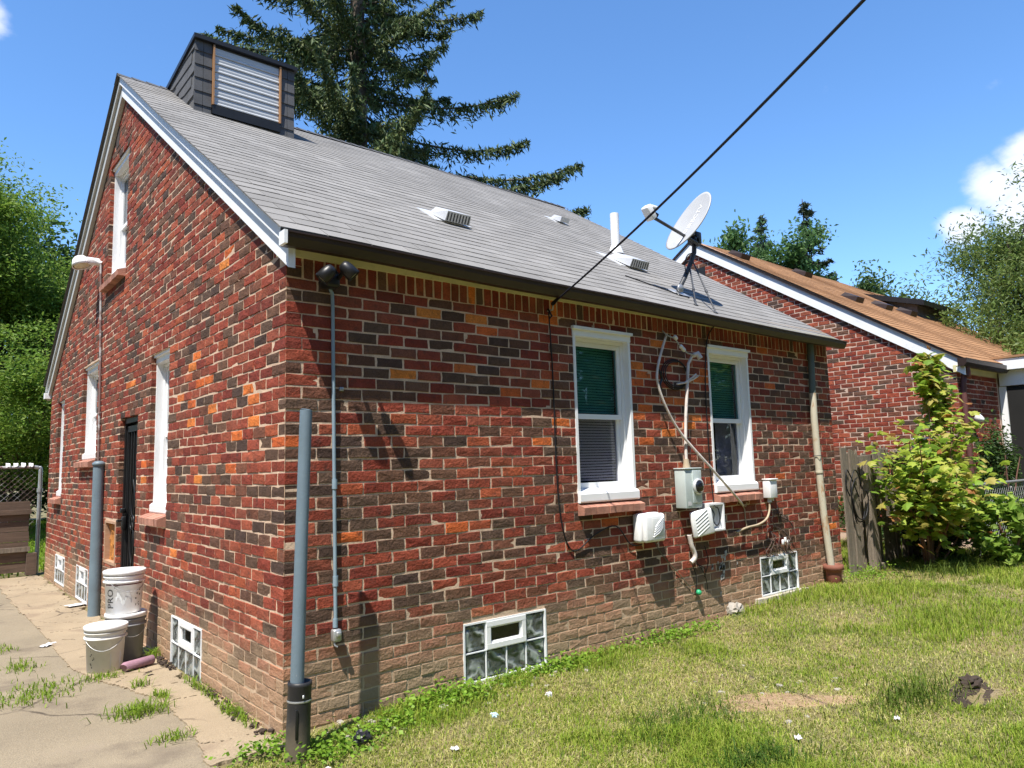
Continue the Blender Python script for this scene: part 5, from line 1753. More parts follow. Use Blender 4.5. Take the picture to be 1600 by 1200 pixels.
def broad_tree(base, h, spread, label, cols, seed, nleaf=26000, leaf=.16, group=None, low=.25, layers=False, airy=.5, kind='tree', only_x=None, aspect=.45, droop=None):
    rg = random.Random(seed); r = np.random.default_rng(seed)
    t = thing(kind, base, label, 'tree', group)
    tr = MB()
    B0 = Vector(base)
    pts, dd = limb(tr, B0 - Vector((0, 0, .2)), (rg.uniform(-.08, .08), rg.uniform(-.08, .08), 1), h * .62, h * .028 + .06, h * .010, rg, .10, 8)
    tips = []
    nb_ = 13
    for i in range(nb_):
        f = low + (1 - low) * i / nb_
        k = min(len(pts) - 1, int(f * .98 * (len(pts) - 1)))
        a = i * 2.4 + rg.uniform(-.4, .4)
        el = .12 + .9 * f + rg.uniform(-.15, .15)
        ln = spread * (1.05 - .45 * f) * rg.uniform(.75, 1.1)
        d = Vector((math.cos(a) * math.cos(el), math.sin(a) * math.cos(el), math.sin(el)))
        lp, ld_ = limb(tr, pts[k], d, ln, h * .010 * (1.2 - .6 * f), .02, rg, .22, 6)
        tips += lp[2:]
        for j in range(4):
            q = lp[rg.randint(2, 5)]
            d2 = (ld_ + Vector((rg.uniform(-1, 1), rg.uniform(-1, 1), rg.uniform(-.2, .6)))).normalized()
            sp, _ = limb(tr, q, d2, ln * rg.uniform(.35, .55), .025, .008, rg, .3, 4)
            tips += sp[1:]
    tr.build('trunk', MAT['bark'], t)
    T = np.array([tuple(p) for p in tips])
    # leaf clumps round the twigs
    nc_ = int(len(T) * 2.2)
    cc = T[r.integers(0, len(T), nc_)] + r.normal(size=(nc_, 3)) * np.array([.42, .42, .26]) * spread * .24 * airy * 2
    per = r.uniform(.4, 1.6, nc_); per = (per / per.sum() * nleaf).astype(int) + 3
    ids = np.repeat(np.arange(nc_), per)
    rad = r.uniform(.5, 1.2, nc_)[ids][:, None] * spread * .13
    off = r.normal(size=(len(ids), 3)) * np.array([.62, .62, .22 if layers else .42])
    C = cc[ids] + off * rad
    C = C[C[:, 2] > base[2] + .4]
    top_ = np.percentile(C[:, 2], 99.6) - base[2]
    t.scale = (1, 1, h / top_)
    V, F = leaf_cards(C, leaf, aspect, .6, seed, droop)
    hgt = (C[:, 2] - base[2]) / h
    ctone = r.uniform(.75, 1.25, nc_)
    col = tone_arr(len(C), cols, seed, .22)
    npmesh('crown', V, F, MAT['leaf'], col, t)
    return t


G1 = [(.15, .265, .036), (.19, .30, .045), (.12, .215, .03), (.22, .31, .055)]
G2 = [(.05, .10, .022), (.065, .125, .03), (.04, .08, .02)]
G3 = [(.14, .21, .045), (.18, .23, .065), (.10, .16, .04)]
broad_tree((.1, 18.2, 0), 9.3, 5.2, 'big bright green tree standing behind the house, above the chain-link gate', G1, 41, 190000, .10, low=.16, layers=True)
broad_tree((-4.2, 20.5, 0), 7.4, 5.2, 'bright green tree beyond the gate, at the picture edge and partly cut off', G1, 42, 90000, .115, low=.16, layers=True)
broad_tree((2.8, 23.5, 0), 9.4, 4.6, 'dark green tree behind the big bright green tree, mostly hidden by the gable', G2, 43, 30000, .22, low=.12)
broad_tree((20.6, 1.5, 0), 8.2, 4.2, 'airy fine-leaved tree rising behind the orange-brown roof', G3, 44, 95000, .135, low=.22, airy=.6, aspect=.3, droop=np.array([0, 0, -.5]))
broad_tree((23.5, -.8, 0), 8.4, 4.6, 'airy fine-leaved tree behind the porch, cut by the picture edge', G3, 45, 60000, .15, low=.2, airy=.6, aspect=.3, droop=np.array([0, 0, -.5]))
GB = [(.085, .17, .055), (.11, .205, .06), (.07, .14, .045)]
broad_tree((33.0, 18.7, 0), 13.6, 4.4, 'distant leafy tree with upright twigs above the orange-brown roof', GB, 46, 42000, .25, low=.2, airy=.36, aspect=.5, droop=np.array([0, 0, .6]))
broad_tree((36.0, 17.2, 0), 13.4, 4.8, 'distant rounded leafy tree between the upright tree and the dark conifer', GB, 47, 42000, .25, low=.2, airy=.36, aspect=.5)
broad_tree((40.5, 15.0, 0), 11.6, 5.0, 'lowest distant leafy tree, just over the end of the orange-brown roof', [(.075, .13, .04), (.09, .15, .045)], 48, 34000, .25, low=.2, airy=.36, aspect=.5)


def spruce(base, h, spread, label, seed, nwhorl, cols, card=.22, bottom=2.0, density=1.0, extra=(), tuft=70, name='spruce_tree', dro=1.0):
    rg = random.Random(seed); r = np.random.default_rng(seed)
    t = thing(name, base, label, 'tree')
    B0 = Vector(base); tr = MB()
    tr.tube([B0 - Vector((0, 0, .2)), B0 + Vector((.05, 0, h * .5)), B0 + Vector((0, .05, h))], [h * .017 + .03, h * .010, .02], 9)
    C, D = [], []
    br = []
    for i in range(nwhorl):
        f = i / (nwhorl - 1)
        z = bottom + (h - bottom - .3) * f ** .9
        nb_ = rg.randint(4, 6) if f < .85 else 4
        for j in range(nb_):
            a = rg.uniform(0, 2 * math.pi)
            ln = spread * (1 - f) ** .75 * rg.uniform(.62, 1.1) + .25
            br.append((z + rg.uniform(-.2, .2), a, ln, f))
    br += list(extra)
    for (z, a, ln, f) in br:
        n = max(5, int(ln / .35))
        p = B0 + Vector((0, 0, z)); pts = [p]
        for k in range(n):
            q = (k + 1) / n
            slope = -.32 + .15 * f + .62 * q * q * (1.1 - .3 * f)       # sags, then sweeps up at the tip
            d = Vector((math.cos(a), math.sin(a), slope)).normalized()
            p = p + d * ln / n + Vector((rg.uniform(-.03, .03), rg.uniform(-.03, .03), rg.uniform(-.02, .02)))
            pts.append(p)
        tr.tube(pts, [.035 * ln / spread + .012 - (.03 * ln / spread + .004) * k / n for k in range(n + 1)], 5, False)
        P = np.array([tuple(q) for q in pts])
        m_ = int(tuft * ln * density)
        tpar = r.uniform(.12, 1.02, m_) * (len(P) - 1)
        k0 = np.clip(tpar.astype(int), 0, len(P) - 2); fr = (tpar - k0)[:, None]
        q = P[k0] * (1 - fr) + P[k0 + 1] * fr
        taper = np.clip(1.15 - tpar / (len(P) - 1), .12, 1)[:, None]
        sd_ = np.array([-math.sin(a), math.cos(a), 0])
        w = r.normal(size=(m_, 1)) * .20 * taper * min(1.0, ln / 2 + .4)
        hang = -np.abs(r.normal(size=(m_, 1))) * .23 * dro * (.35 + taper)
        q = q + sd_ * w + np.concatenate([np.zeros((m_, 2)), hang + .03], 1) + r.normal(size=(m_, 3)) * .03
        C.append(q)
        dd = np.tile([math.cos(a) * .45, math.sin(a) * .45, -.75 * dro], (m_, 1)) + sd_ * np.sign(w) * .35
        up_ = r.random(m_) < .3
        dd[up_, 2] = .25
        D.append(dd)
    tr.build('trunk', MAT['bark'], t)
    C = np.concatenate(C); D = np.concatenate(D)
    V, F = leaf_cards(C, card, .22, .2, seed, D * 2.2, .1)
    npmesh('crown', V, F, MAT['needle'], tone_arr(len(C), cols, seed, .3), t)
    return t, br


SP = [(.045, .078, .026), (.062, .098, .03), (.08, .115, .036), (.034, .06, .024), (.125, .15, .05)]
sb_ = (7.0, 12.4, 0)
ex = [(9.7, -.58, 6.0, .35), (9.1, -.70, 5.4, .35), (10.5, -.50, 4.7, .4), (9.0, -.38, 6.4, .4), (11.3, -.7, 4.2, .4), (11.6, 2.5, 4.4, .45), (12.6, 2.7, 3.9, .45), (13.8, -.6, 3.3, .5), (13.2, 2.5, 3.6, .5), (10.2, 2.6, 5.2, .4), (10.4, 2.2, 5.4, .4)]
sp_t, br = spruce(sb_, 23.0, 5.0, 'tall dark spruce with drooping boughs rising behind the grey shingle roof', 51, 30, SP, .22, 2.6, 1.0, ex, 250)
rg = random.Random(8)
for i in range(70):
    z, a, ln, f = rg.choice(br[60:])
    q = rg.uniform(.7, .98)
    p = Vector(sb_) + Vector((math.cos(a) * ln * q, math.sin(a) * ln * q, z - .1 * ln + rg.uniform(-.25, .05)))
    g = MB(); g.lathe([(0, .07), (.022, .05), (.028, 0), (.02, -.06), (0, -.08)], p, n=6)
    g.build('cone', M('spruce_cone', (.16, .095, .045), .8, .2, 9, 0) if i == 0 else bpy.data.materials['spruce_cone'], sp_t)
spruce((38.2, 16.5, 0), 16.6, 2.6, 'distant narrow dark conifer above the orange-brown roof', 53, 22, [(.022, .035, .018), (.03, .045, .022)], .5, 2.5, 1.0, (), 60, 'conifer_tree', .6)
spruce((37.6, 18.9, 0), 16.2, 2.6, 'distant grey-green conifer with a slender top above the orange-brown roof', 54, 20, [(.05, .08, .045), (.06, .09, .05)], .5, 2.5, 1.0, (), 60, 'conifer_tree', .6)

# hedge-like wood far behind the gate and beyond the neighbour
def shrub(name, base, size, label, cols, seed, n, leaf, cat='bush', group=None, aspect=.5, stems=5):
    t = thing(name, base, label, cat, group)
    rg = random.Random(seed); r = np.random.default_rng(seed)
    st = MB()
    for k in range(stems):
        d = Vector((rg.uniform(-1, 1) * size[0], rg.uniform(-1, 1) * size[1], size[2] * rg.uniform(.9, 1.5)))
        limb(st, Vector(base) - Vector((0, 0, .05)), d, size[2] * .85, .02 + size[2] * .006, .006, rg, .15, 5)
    st.build('stem', MAT['bark_red'], t)
    ncl = max(10, n // 45)
    cl = r.normal(size=(ncl, 3)); cl /= np.linalg.norm(cl, axis=1)[:, None]; cl *= r.uniform(.35, 1, (ncl, 1)) ** .6
    cl = cl * np.array([size[0], size[1], size[2] * .5]) + np.array(base) + [0, 0, size[2] * .52]
    ids = r.integers(0, ncl, n)
    C = cl[ids] + r.normal(size=(n, 3)) * np.array([size[0], size[1], size[2] * .6]) * .16
    C = C[C[:, 2] > base[2] + .02]
    V, F = leaf_cards(C, leaf, aspect, .7, seed)
    npmesh('foliage', V, F, MAT['leaf'], tone_arr(len(C), cols, seed, .25), t)
    return t


shrub('hedge', (-1.5, 26.0, 0), (9, 1.6, 3.6), 'dense dark hedge beyond the bright grass behind the chain-link gate', G2, 61, 26000, .22, 'hedge')
shrub('bush', (12.4, -.95, 0), (.95, .45, 1.65), 'dense dark green bush in front of the white porch', G2, 62, 5200, .075)
shrub('bush', (10.9, -.36, .05), (.75, .14, 1.72), 'dark green bush behind the fence rail, before the neighbouring corner', G2, 63, 5200, .07)
shrub('bush', (8.75, -1.0, .08), (.50, .30, .80), 'leafy low bush with large pale green leaves right beside the maple sapling', [(.22, .34, .05), (.27, .38, .07), (.15, .26, .04)], 64, 900, .12, aspect=.8)
shrub('bush', (9.55, -1.25, .08), (.62, .34, .74), 'leafy low bush with pale yellow-green leaves at the picture edge', [(.27, .35, .06), (.32, .40, .09), (.18, .28, .05)], 65, 1100, .12, aspect=.8)
shrub('bush', (9.0, -.15, .08), (.85, .35, 1.0), 'shaded dark creeper filling the gap behind the maple sapling', [(.04, .075, .02), (.05, .09, .025)], 66, 2600, .085)
shrub('bush', (9.6, .9, .08), (.8, .5, 1.1), 'dark green bush against the neighbouring brick wall', G2, 67, 2600, .085)
shrub('vine', (16.4, -.05, 2.9), (1.5, .9, 1.0), 'sunlit vine spilling over the far end of the orange-brown roof', G3, 68, 3200, .12, 'vine')

# ------------------------------------------------------------------ maple sapling with big leaves in front of the fence
def maple_leaf_mesh(mat):
    me = bpy.data.meshes.new('leaf')
    out_ = [(0, 0), (.28, .02), (.50, .16), (.36, .30), (.58, .52), (.30, .56), (.22, .72), (0, 1.0)]
    pts = out_ + [(-x, y) for x, y in reversed(out_[1:-1])]
    vs = [(x, y - .0, -.22 * abs(x) - .10 * y * y) for x, y in pts] + [(0, .45, .02)]
    n = len(pts)
    me.from_pydata(vs, [], [(i, (i + 1) % n, n) for i in range(n)])
    me.materials.append(mat)
    return me


ml = maple_leaf_mesh(MAT['leaf_obj'])
sap = thing('maple_sapling', (7.75, -.42, .08), 'young maple with large yellow-green leaves growing in front of the weathered fence', 'sapling')
rg = random.Random(71)
st = MB(); nodes = []
tr0, _ = limb(st, (7.78, -.42, .02), (.04, -.02, 1), 1.25, .034, .02, rg, .05, 8)
stems = [((7.72, -.40, .02), (-.25, -.02, 1), 1.45), ((7.80, -.45, .05), (.10, .0, 1), 1.5), ((7.72, -.42, .1), (-.42, -.12, 1), 1.45), ((7.7, -.42, .2), (-.55, -.05, .85), 1.05), ((7.95, -.42, .2), (.75, -.05, .9), 1.35), ((7.9, -.45, .1), (1.0, -.1, .6), 1.15), ((7.9, -.40, .3), (.55, .1, 1), 1.45), ((7.85, -.4, .3), (.42, .05, 1), 1.35), ((7.8, -.42, .6), (.35, -.25, 1), 1.15), ((7.7, -.45, .4), (-.6, .05, .8), 1.2), ((7.8, -.4, .5), (.75, .0, .75), 1.15), ((7.75, -.5, .3), (-.2, -.5, .8), .95)]
for (p, d, ln) in stems:
    pts, dd = limb(st, p, d, ln * 1.16, .016, .005, rg, .10, 8)
    nodes += [(q, f) for f, q in zip(np.linspace(.2, 1, 7), pts[2:])]
    for k in range(3):
        q = pts[rg.randint(2, 6)]
        sp, _ = limb(st, q, (rg.uniform(-1, 1), rg.uniform(-.6, .4), rg.uniform(.1, .9)), .45, .008, .003, rg, .2, 4)
        nodes += [(x, .9) for x in sp[1:]]
# two tall leaders: leaves bunch near their tips
for (p, d, ln) in (((7.95, -.40, 1.2), (.16, -.02, 1), 1.50), ((8.15, -.38, 1.25), (.50, -.05, 1), 1.22)):
    pts, dd = limb(st, p, d, ln, .012, .004, rg, .06, 8)
    nodes += [(q, 1.2) for q in pts[3:]] + [(q, 1.2) for q in pts[6:]] * 5
    for k in range(3):
        sp, _ = limb(st, pts[5 + k], (rg.uniform(-1, 1), rg.uniform(-.4, .2), .5), .22, .005, .003, rg, .1, 3)
        nodes += [(q, 1.2) for q in sp[1:]]
st.build('stem', MAT['bark_red'], sap)
LC = [(.33, .44, .05), (.38, .48, .065), (.23, .37, .045), (.44, .46, .08), (.18, .30, .04), (.44, .38, .10)]
VV, FF, CC = [], [], []
allL = []
for i in range(2900):
    q, f = nodes[rg.randrange(len(nodes))]
    sd_ = .17 if f <= 1 else .075
    p = Vector(q) + Vector((rg.gauss(0, sd_ * 1.2), rg.gauss(0, sd_ * .8) - .02, rg.gauss(.0, sd_ * .8)))
    if p.z < .2 or p.y > .0: continue
    if p.z < .55 and rg.random() < .65: continue
    yaw = rg.uniform(0, 2 * math.pi)
    pit = rg.uniform(-.8, .25)
    roll = rg.uniform(-.6, .6)
    s_ = rg.uniform(.07, .135) if f <= 1 else rg.uniform(.08, .15)
    c = rg.choice(LC)
    if rg.random() < .035: c = (.34, .15, .05)
    allL.append((p, (pit, roll, yaw), s_, c))
allL.sort(key=lambda t: (t[0] - CAM).length - t[2] * 6)
from mathutils import Euler
for i, (p, e, s_, c) in enumerate(allL):
    if i < 300:
        o = bpy.data.objects.new('leaf', ml); o.location = p - Vector(sap.location); o.rotation_euler = e; o.scale = (s_, s_, s_); o.color = (*c, 1)
        COL.objects.link(o); o.parent = sap
    else:
        R3 = Euler(e).to_matrix()
        o0 = len(VV)
        for v in ml.vertices:
            VV.append(tuple(p + R3 @ (v.co * s_))); CC.append(c)
        FF += [tuple(t + o0 for t in f.vertices) for f in ml.polygons]
tag(npmesh('leaf', np.array(VV), np.array(FF), MAT['leaf'], np.array(CC), sap), kind='stuff')

sap.location.x += .22

# ------------------------------------------------------------------ weathered wooden fence beside the house
wf = thing('wooden_fence', (7.4, .06, .08), 'weathered grey picket fence between the house and the maple sapling', 'fence')
rg = random.Random(81)


def picket(x, w, z0, z1, y, t=.02, lean=0.0, mat=None, nm='picket', yaw=0.0):
    g = MB(); n = 4
    top = [z1 + rg.uniform(-.05, .02) for _ in range(n + 1)]
    for i in range(n):
        a, b = x + w * i / n, x + w * (i + 1) / n
        g.hexa([(a, y, z0), (b, y + yaw * w / n, z0), (b, y + t, z0), (a, y + t, z0), (a + lean, y, top[i]), (b + lean, y, top[i + 1]), (b + lean, y + t, top[i + 1]), (a + lean, y + t, top[i])])
    return g.build(nm, mat or MAT['wood'], wf)


picket(6.755, .13, .02, 1.60, -.03, .02, -.03)
picket(6.885, .075, .06, 1.52, -.005, .02, -.02)
picket(6.965, .12, .03, 1.59, -.018, .02, -.01)
picket(7.10, .055, .08, 1.50, .012, .018, .01)
picket(7.185, .045, .10, 1.55, .02, .018, .0)
for k in range(12):
    picket(7.44 + k * .135, .105 + rg.uniform(-.02, .015), .06, 1.52 + rg.uniform(-.09, .10), .11 + rg.uniform(-.02, .015), .02, rg.uniform(-.035, .035))
picket(7.62, .09, .75, 1.66, -.02, .02, -.05)
picket(7.74, .085, .70, 1.60, -.01, .02, .03)
g = MB(); g.hexa([(7.265, -.10, .02), (7.395, -.10, .02), (7.395, -.01, .02), (7.265, -.01, .02), (7.25, -.08, 1.42), (7.375, -.08, 1.42), (7.375, .01, 1.42), (7.25, .01, 1.42)]); g.build('post', MAT['wood'], wf)
g = MB(); g.hexa([(7.02, .036, 1.38), (9.0, .05, 1.46), (9.0, .095, 1.46), (7.02, .08, 1.38), (7.02, .036, 1.47), (9.0, .05, 1.55), (9.0, .095, 1.55), (7.02, .08, 1.47)]); g.build('rail', MAT['wood'], wf)
g = MB(); g.hexa([(7.02, .037, .62), (9.0, .05, .62), (9.0, .09, .62), (7.02, .08, .62), (7.02, .037, .71), (9.0, .05, .71), (9.0, .09, .71), (7.02, .08, .71)]); g.build('rail', MAT['wood'], wf)
g = MB(); g.hexa([(6.98, -.05, .03), (7.5, -.10, .12), (7.5, -.06, .12), (6.98, -.01, .03), (6.98, -.05, .10), (7.5, -.10, .20), (7.5, -.06, .20), (6.98, -.01, .10)]); g.build('bottom_board', MAT['wood'], wf)
g = MB()
for k in range(3):
    cx_, cz_ = 6.98 + .02 * k, 1.0 - .03 * k
    g.tube(smooth([(cx_ + (.13 + .03 * k + .02 * math.sin(3 * t)) * math.cos(t), -.055 - .012 * k, cz_ + (.32 - .06 * k) * math.sin(t)) for t in np.linspace(.3 + k * 1.3, 4.4 + k * 1.3, 10)], 3), .0075, 5)
g.tube(smooth([(6.80, -.06, 1.02), (6.74, -.05, 1.15), (6.78, -.05, 1.32), (6.86, -.055, 1.25), (7.02, -.06, 1.0)], 4), .008, 5)
tag(g.build('cable_loops', MAT['cable_black'], None, (7.0, -.05, .7)), 'loops of black cable hung over the weathered fence pickets', 'cable')

# chain-link fence on the right, with its pipe gate
def chain_mesh(u0, u1, z0, z1, fmap, pitch=.065, r=.0022):
    g = MB()
    k = u0 - (z1 - z0)
    while k < u1:
        for sgn in (1, -1):
            pts = []
            a = k if sgn == 1 else k + (z1 - z0)
            # clip the diagonal to the panel
            t0, t1 = 0.0, (z1 - z0)
            if sgn == 1: t0, t1 = max(t0, u0 - a), min(t1, u1 - a)
            else: t0, t1 = max(t0, a - u1), min(t1, a - u0)
            if t1 - t0 > .02:
                p = lambda t, d: fmap(a + sgn * t, d, z0 + t)
                g.tube([p(t0, .004 * sgn), p(t1, .004 * sgn)], r, 3, False)
        k += pitch * 1.4142
    return g


cf_ = thing('chain_link_fence', (8.6, -.55, .08), 'chain-link fence with grey top rail behind the low bushes', 'fence')
mf = lambda u, d, z: (u, -.55 - d, z)
g = MB(); g.tube([(9.3, -.55, 1.055), (14.5, -.55, 1.04)], .022, 8); g.build('top_rail', MAT['galv'], cf_)
chain_mesh(9.3, 13.5, .12, 1.04, mf).build('mesh', MAT['galv'], cf_)
for x in (9.3, 12.6, 14.5):
    g = MB(); g.tube([(x, -.55, -.1), (x, -.55, 1.12)], .03, 10); g.lathe([(.032, 0), (.034, .02), (0, .05)], (x, -.55, 1.12), n=10); g.build('post', MAT['galv'], cf_)
pg = thing('pipe_gate', (8.7, -.12, .08), 'bent galvanised pipe gate frame behind the maple sapling', 'gate')
g = MB(); g.tube(smooth([(8.55, -.12, .1), (8.55, -.12, 1.55), (8.62, -.12, 1.66), (8.75, -.12, 1.68), (9.25, -.12, 1.69), (9.38, -.12, 1.66), (9.44, -.12, 1.55), (9.44, -.12, .1)], 5), .026, 9); g.build('frame', MAT['alu'], pg)
chain_mesh(8.58, 9.42, .14, 1.64, lambda u, d, z: (u, -.12 - d, z)).build('mesh', MAT['galv'], pg)

# ------------------------------------------------------------------ gate and fence at the end of the drive
dg_ = thing('chain_link_gate', (-.6, 9.62, 0), 'rusty chain-link gate with a grey corner post at the end of the drive', 'gate')
gm_ = lambda u, d, z: (u, 9.62 - d, z)
g = MB(); g.tube([(-3.4, 9.62, 1.66), (-.12, 9.62, 1.655)], .022, 8); g.tube([(-3.4, 9.62, .10), (-.12, 9.62, .10)], .018, 8); g.build('rail', MAT['rust'], dg_)
g = MB(); g.tube(smooth([(-.12, 9.62, 1.655), (-.06, 9.62, 1.64), (-.035, 9.62, 1.58), (-.035, 9.62, 1.0), (-.035, 9.62, .0)], 4), .03, 9); g.tube([(-.035, 9.62, 1.32), (-.035, 9.62, 1.26)], .042, 9); g.build('corner_post', MAT['galv'], dg_)
chain_mesh(-3.0, -.1, .12, 1.65, gm_, .06).build('mesh', MAT['rust'], dg_)
wp = thing('plank_panel', (-1.5, 9.50, 0), 'dark weathered plank panel leaning against the chain-link gate', 'fence panel')
zc = .05
for k in range(7):
    h_ = .155
    g = MB(); g.hexa([(-3.2, 9.50 + rg.uniform(-.008, .008), zc), (-.17 + rg.uniform(-.015, .015), 9.50, zc), (-.17, 9.525, zc), (-3.2, 9.525, zc), (-3.2, 9.50, zc + h_ - .006), (-.17, 9.50, zc + h_ - .006), (-.17, 9.525, zc + h_ - .006), (-3.2, 9.525, zc + h_ - .006)])
    g.build('plank', MAT['wood_dark'], wp); zc += h_
for z, mt2 in ((.36, MAT['wood']), (.93, MAT['wood_dark'])):
    g = MB(); g.box((-3.2, 9.455, z), (-.15, 9.497, z + .07)); g.build('batten', mt2, wp)
g = MB(); g.box((-.19, 9.44, .0), (-.06, 9.58, .33)); g.build('end_block', MAT['wood_dark'], wp)
rgc = random.Random(91)
for k in range(4):
    x = -.50 + k * .10
    g = MB(); vs = []
    for j in range(5):
        for i in range(4):
            vs.append((x + i * .02, 9.60 + j * .012 - .02, 1.685 + .035 * math.sin(j * .9) + rgc.uniform(-.014, .014) - (.02 if j in (0, 4) else 0)))
    g.add(vs, [(j * 4 + i, j * 4 + i + 1, (j + 1) * 4 + i + 1, (j + 1) * 4 + i) for j in range(4) for i in range(3)], True)
    tag(g.build('white_rag', MAT['cloth'], None, (x, 9.62, 1.68)), ['crumpled white rag on the gate rail, farthest from the corner post', 'second white rag on the gate rail from its open end', 'third white rag on the gate rail, next to last', 'white rag on the gate rail nearest the grey corner post'][k], 'rag', 'rags along the gate rail')

# ------------------------------------------------------------------ grass and weeds
def blades(P, h, w, cols, seed, wts=None, bend=.5):
    r = np.random.default_rng(seed); n = len(P)
    a = r.uniform(0, 2 * math.pi, n)
    d = np.stack([np.cos(a), np.sin(a), np.zeros(n)], 1)
    s_ = np.stack([-np.sin(a), np.cos(a), np.zeros(n)], 1)
    H = (h * r.uniform(.5, 1.35, n))[:, None]; W = (w * r.uniform(.7, 1.3, n))[:, None]
    bd = (bend * r.uniform(.2, 1.6, n))[:, None]
    up = np.array([0, 0, 1.0])
    b0 = P - s_ * W * .5; b1 = P + s_ * W * .5
    m0 = P + up * H * .55 + d * H * bd * .28
    ml_, mr_ = m0 - s_ * W * .38, m0 + s_ * W * .38
    t = P + up * H * np.clip(1 - .35 * bd, .25, 1) + d * H * bd * .85
    V = np.stack([b0, b1, mr_, ml_, t], 1).reshape(-1, 3)
    i0 = np.arange(n)[:, None] * 5
    F = np.concatenate([i0 + [0, 1, 2], i0 + [0, 2, 3], i0 + [3, 2, 4]], 0)
    c = np.array(cols)[r.choice(len(cols), n, p=wts)] if not isinstance(cols, np.ndarray) else cols
    c = c * r.uniform(.75, 1.25, (n, 1))
    return V, F, np.repeat(c, 5, 0)


n = 760000
r = np.random.default_rng(5)
ang = r.uniform(math.radians(18), math.radians(100), n)
dist = np.exp(r.uniform(math.log(1.6), math.log(17), n))
x = CAM.x + np.sin(ang) * dist; y = CAM.y + np.cos(ang) * dist
ok = (y < -.035) | (x > HL + .05)
ok &= ~((x > NX - .1) & (y > NY - .1)) & ((x > .0 + .05 * (fbm(y * 6, y * 0, 2) - .5)) | ((x > -.43) & (y < -.17 - .05 * vnoise(x * 9, y * 0, 4))))
x, y, dist = x[ok], y[ok], dist[ok]
green = fbm(x * 1.25, y * 1.25, 31, 4)
fine_ = fbm(x * 5, y * 5, 37, 3)
dens = sstep(.30, .52, green * .65 + fine_ * .35)
bare = .86 * np.exp(-(((x - 2.5) * .82 - (y + 1.62) * .57) / .50) ** 2 - (((x - 2.5) * .57 + (y + 1.62) * .82) / .15) ** 2)
bare = np.maximum(bare, np.exp(-((x - .75) / .45) ** 2 - ((y + .62) / .13) ** 2) * .7)
bare = np.maximum(bare, .95 * np.exp(-((x - 3.43) / .17) ** 2 - ((y + 2.36) / .09) ** 2))
bare = np.maximum(bare, .6 * np.exp(-((x - 2.0) / .28) ** 2 - ((y + 2.1) / .1) ** 2))
bare = np.maximum(bare, .75 * sstep(-.10, -.02, y) * (x < HL) * (fbm(x * 3, y, 77) < .55))
pk = (.62 + .38 * dens) * (1 - .93 * np.clip(bare, 0, 1))
keep = r.random(len(x)) < pk
x, y, dist, green, fine_, bare = [q[keep] for q in (x, y, dist, green, fine_, bare)]
z = gh(x, y) - .004
gm2 = np.clip(sstep(.43, .57, green * .6 + fine_ * .4 + r.normal(size=len(x)) * .05), 0, 1)
isg = r.random(len(x)) < (.42 + .56 * gm2) * (1 - .7 * bare)
GC = np.array([(.24, .34, .036), (.30, .38, .05), (.18, .29, .03), (.36, .40, .08)])
SCc = np.array([(.50, .47, .17), (.60, .54, .28), (.44, .42, .14), (.44, .47, .12)])
cols = np.where(isg[:, None], GC[r.integers(0, 4, len(x))], SCc[r.integers(0, 4, len(x))])
hh = np.where(isg, .032 + .040 * sstep(.5, .68, green), .033) * (1 + .8 * sstep(7.0, 9.0, x) * (y > -1.6))
hh = hh * np.where(dist > 6, 1.15, 1)
V, F, C = blades(np.stack([x, y, z], 1), hh, np.clip(.0028 * dist ** .35, .003, .012), cols, 6, None, np.where(isg, .7, 1.25))
tag(npmesh('grass', V, F, MAT['grass'], C), kind='stuff')
# far lawn behind the gate and along the side: bright grass
n = 60000
x = r.uniform(-9, 8, n); y = r.uniform(9.8, 26, n)
V, F, C = blades(np.stack([x, y, gh(x, y)], 1), np.full(n, .10), np.full(n, .03), [(.20, .33, .03), (.24, .37, .035), (.17, .28, .025)], 9)
tag(npmesh('grass', V, F, MAT['grass'], C), kind='stuff')


def weed(loc, n, h, spread, label, seed, cols=((.20, .31, .03), (.24, .33, .045), (.15, .25, .025)), w=.007):
    r2 = np.random.default_rng(seed)
    P = np.stack([loc[0] + r2.normal(size=n) * spread[0], loc[1] + r2.normal(size=n) * spread[1], np.full(n, loc[2])], 1)
    V, F, C = blades(P, np.full(n, h), np.full(n, w), list(cols), seed, None, np.full(n, 1.1))
    t = thing('weed', loc, label, 'weed', 'weeds along the walls and drive')
    tag(npmesh('leaves', V, F, MAT['grass'], C, t), kind='stuff')
    return t


weed((-.48, 1.10, -.02), 260, .085, (.085, .07), 'largest bushy weed tuft growing in the crack of the concrete', 101)
weed((-.46, .46, -.02), 80, .06, (.055, .04), 'small weed tuft near the lower end of the concrete crack', 102)
weed((-.88, 2.12, -.02), 300, .048, (.11, .18), 'long strip of mown weeds across the concrete drive', 103)
weed((-.92, 3.02, -.02), 150, .048, (.06, .11), 'rounded weed patch in the concrete drive', 104)
weed((-.99, 3.85, -.02), 100, .048, (.06, .10), 'weed patch in the concrete at the picture edge', 105)
weed((-1.12, 1.98, -.02), 150, .045, (.11, .10), 'low weed patch in the concrete nearest the picture edge', 111)
weed((-.50, 2.17, -.02), 120, .06, (.085, .05), 'weed tuft at the foot of the dirty white bucket', 106)
weed((-.34, 1.72, -.012), 40, .075, (.03, .03), 'tiny weed sprig in the crack beside the roller sleeve', 107)
weed((-.055, 2.55, -.01), 60, .10, (.02, .03), 'yellow-green weed between the buckets and the glass block window', 108)
weed((-.06, .62, -.01), 190, .06, (.02, .16), 'row of small weeds along the foot of the gable wall', 109)
weed((-.05, 1.32, -.01), 120, .055, (.018, .17), 'fine sparse weeds under the gable glass block window', 110)
weed((-.30, 1.35, -.012), 60, .06, (.02, .05), 'small weed in the pale concrete joint', 112)


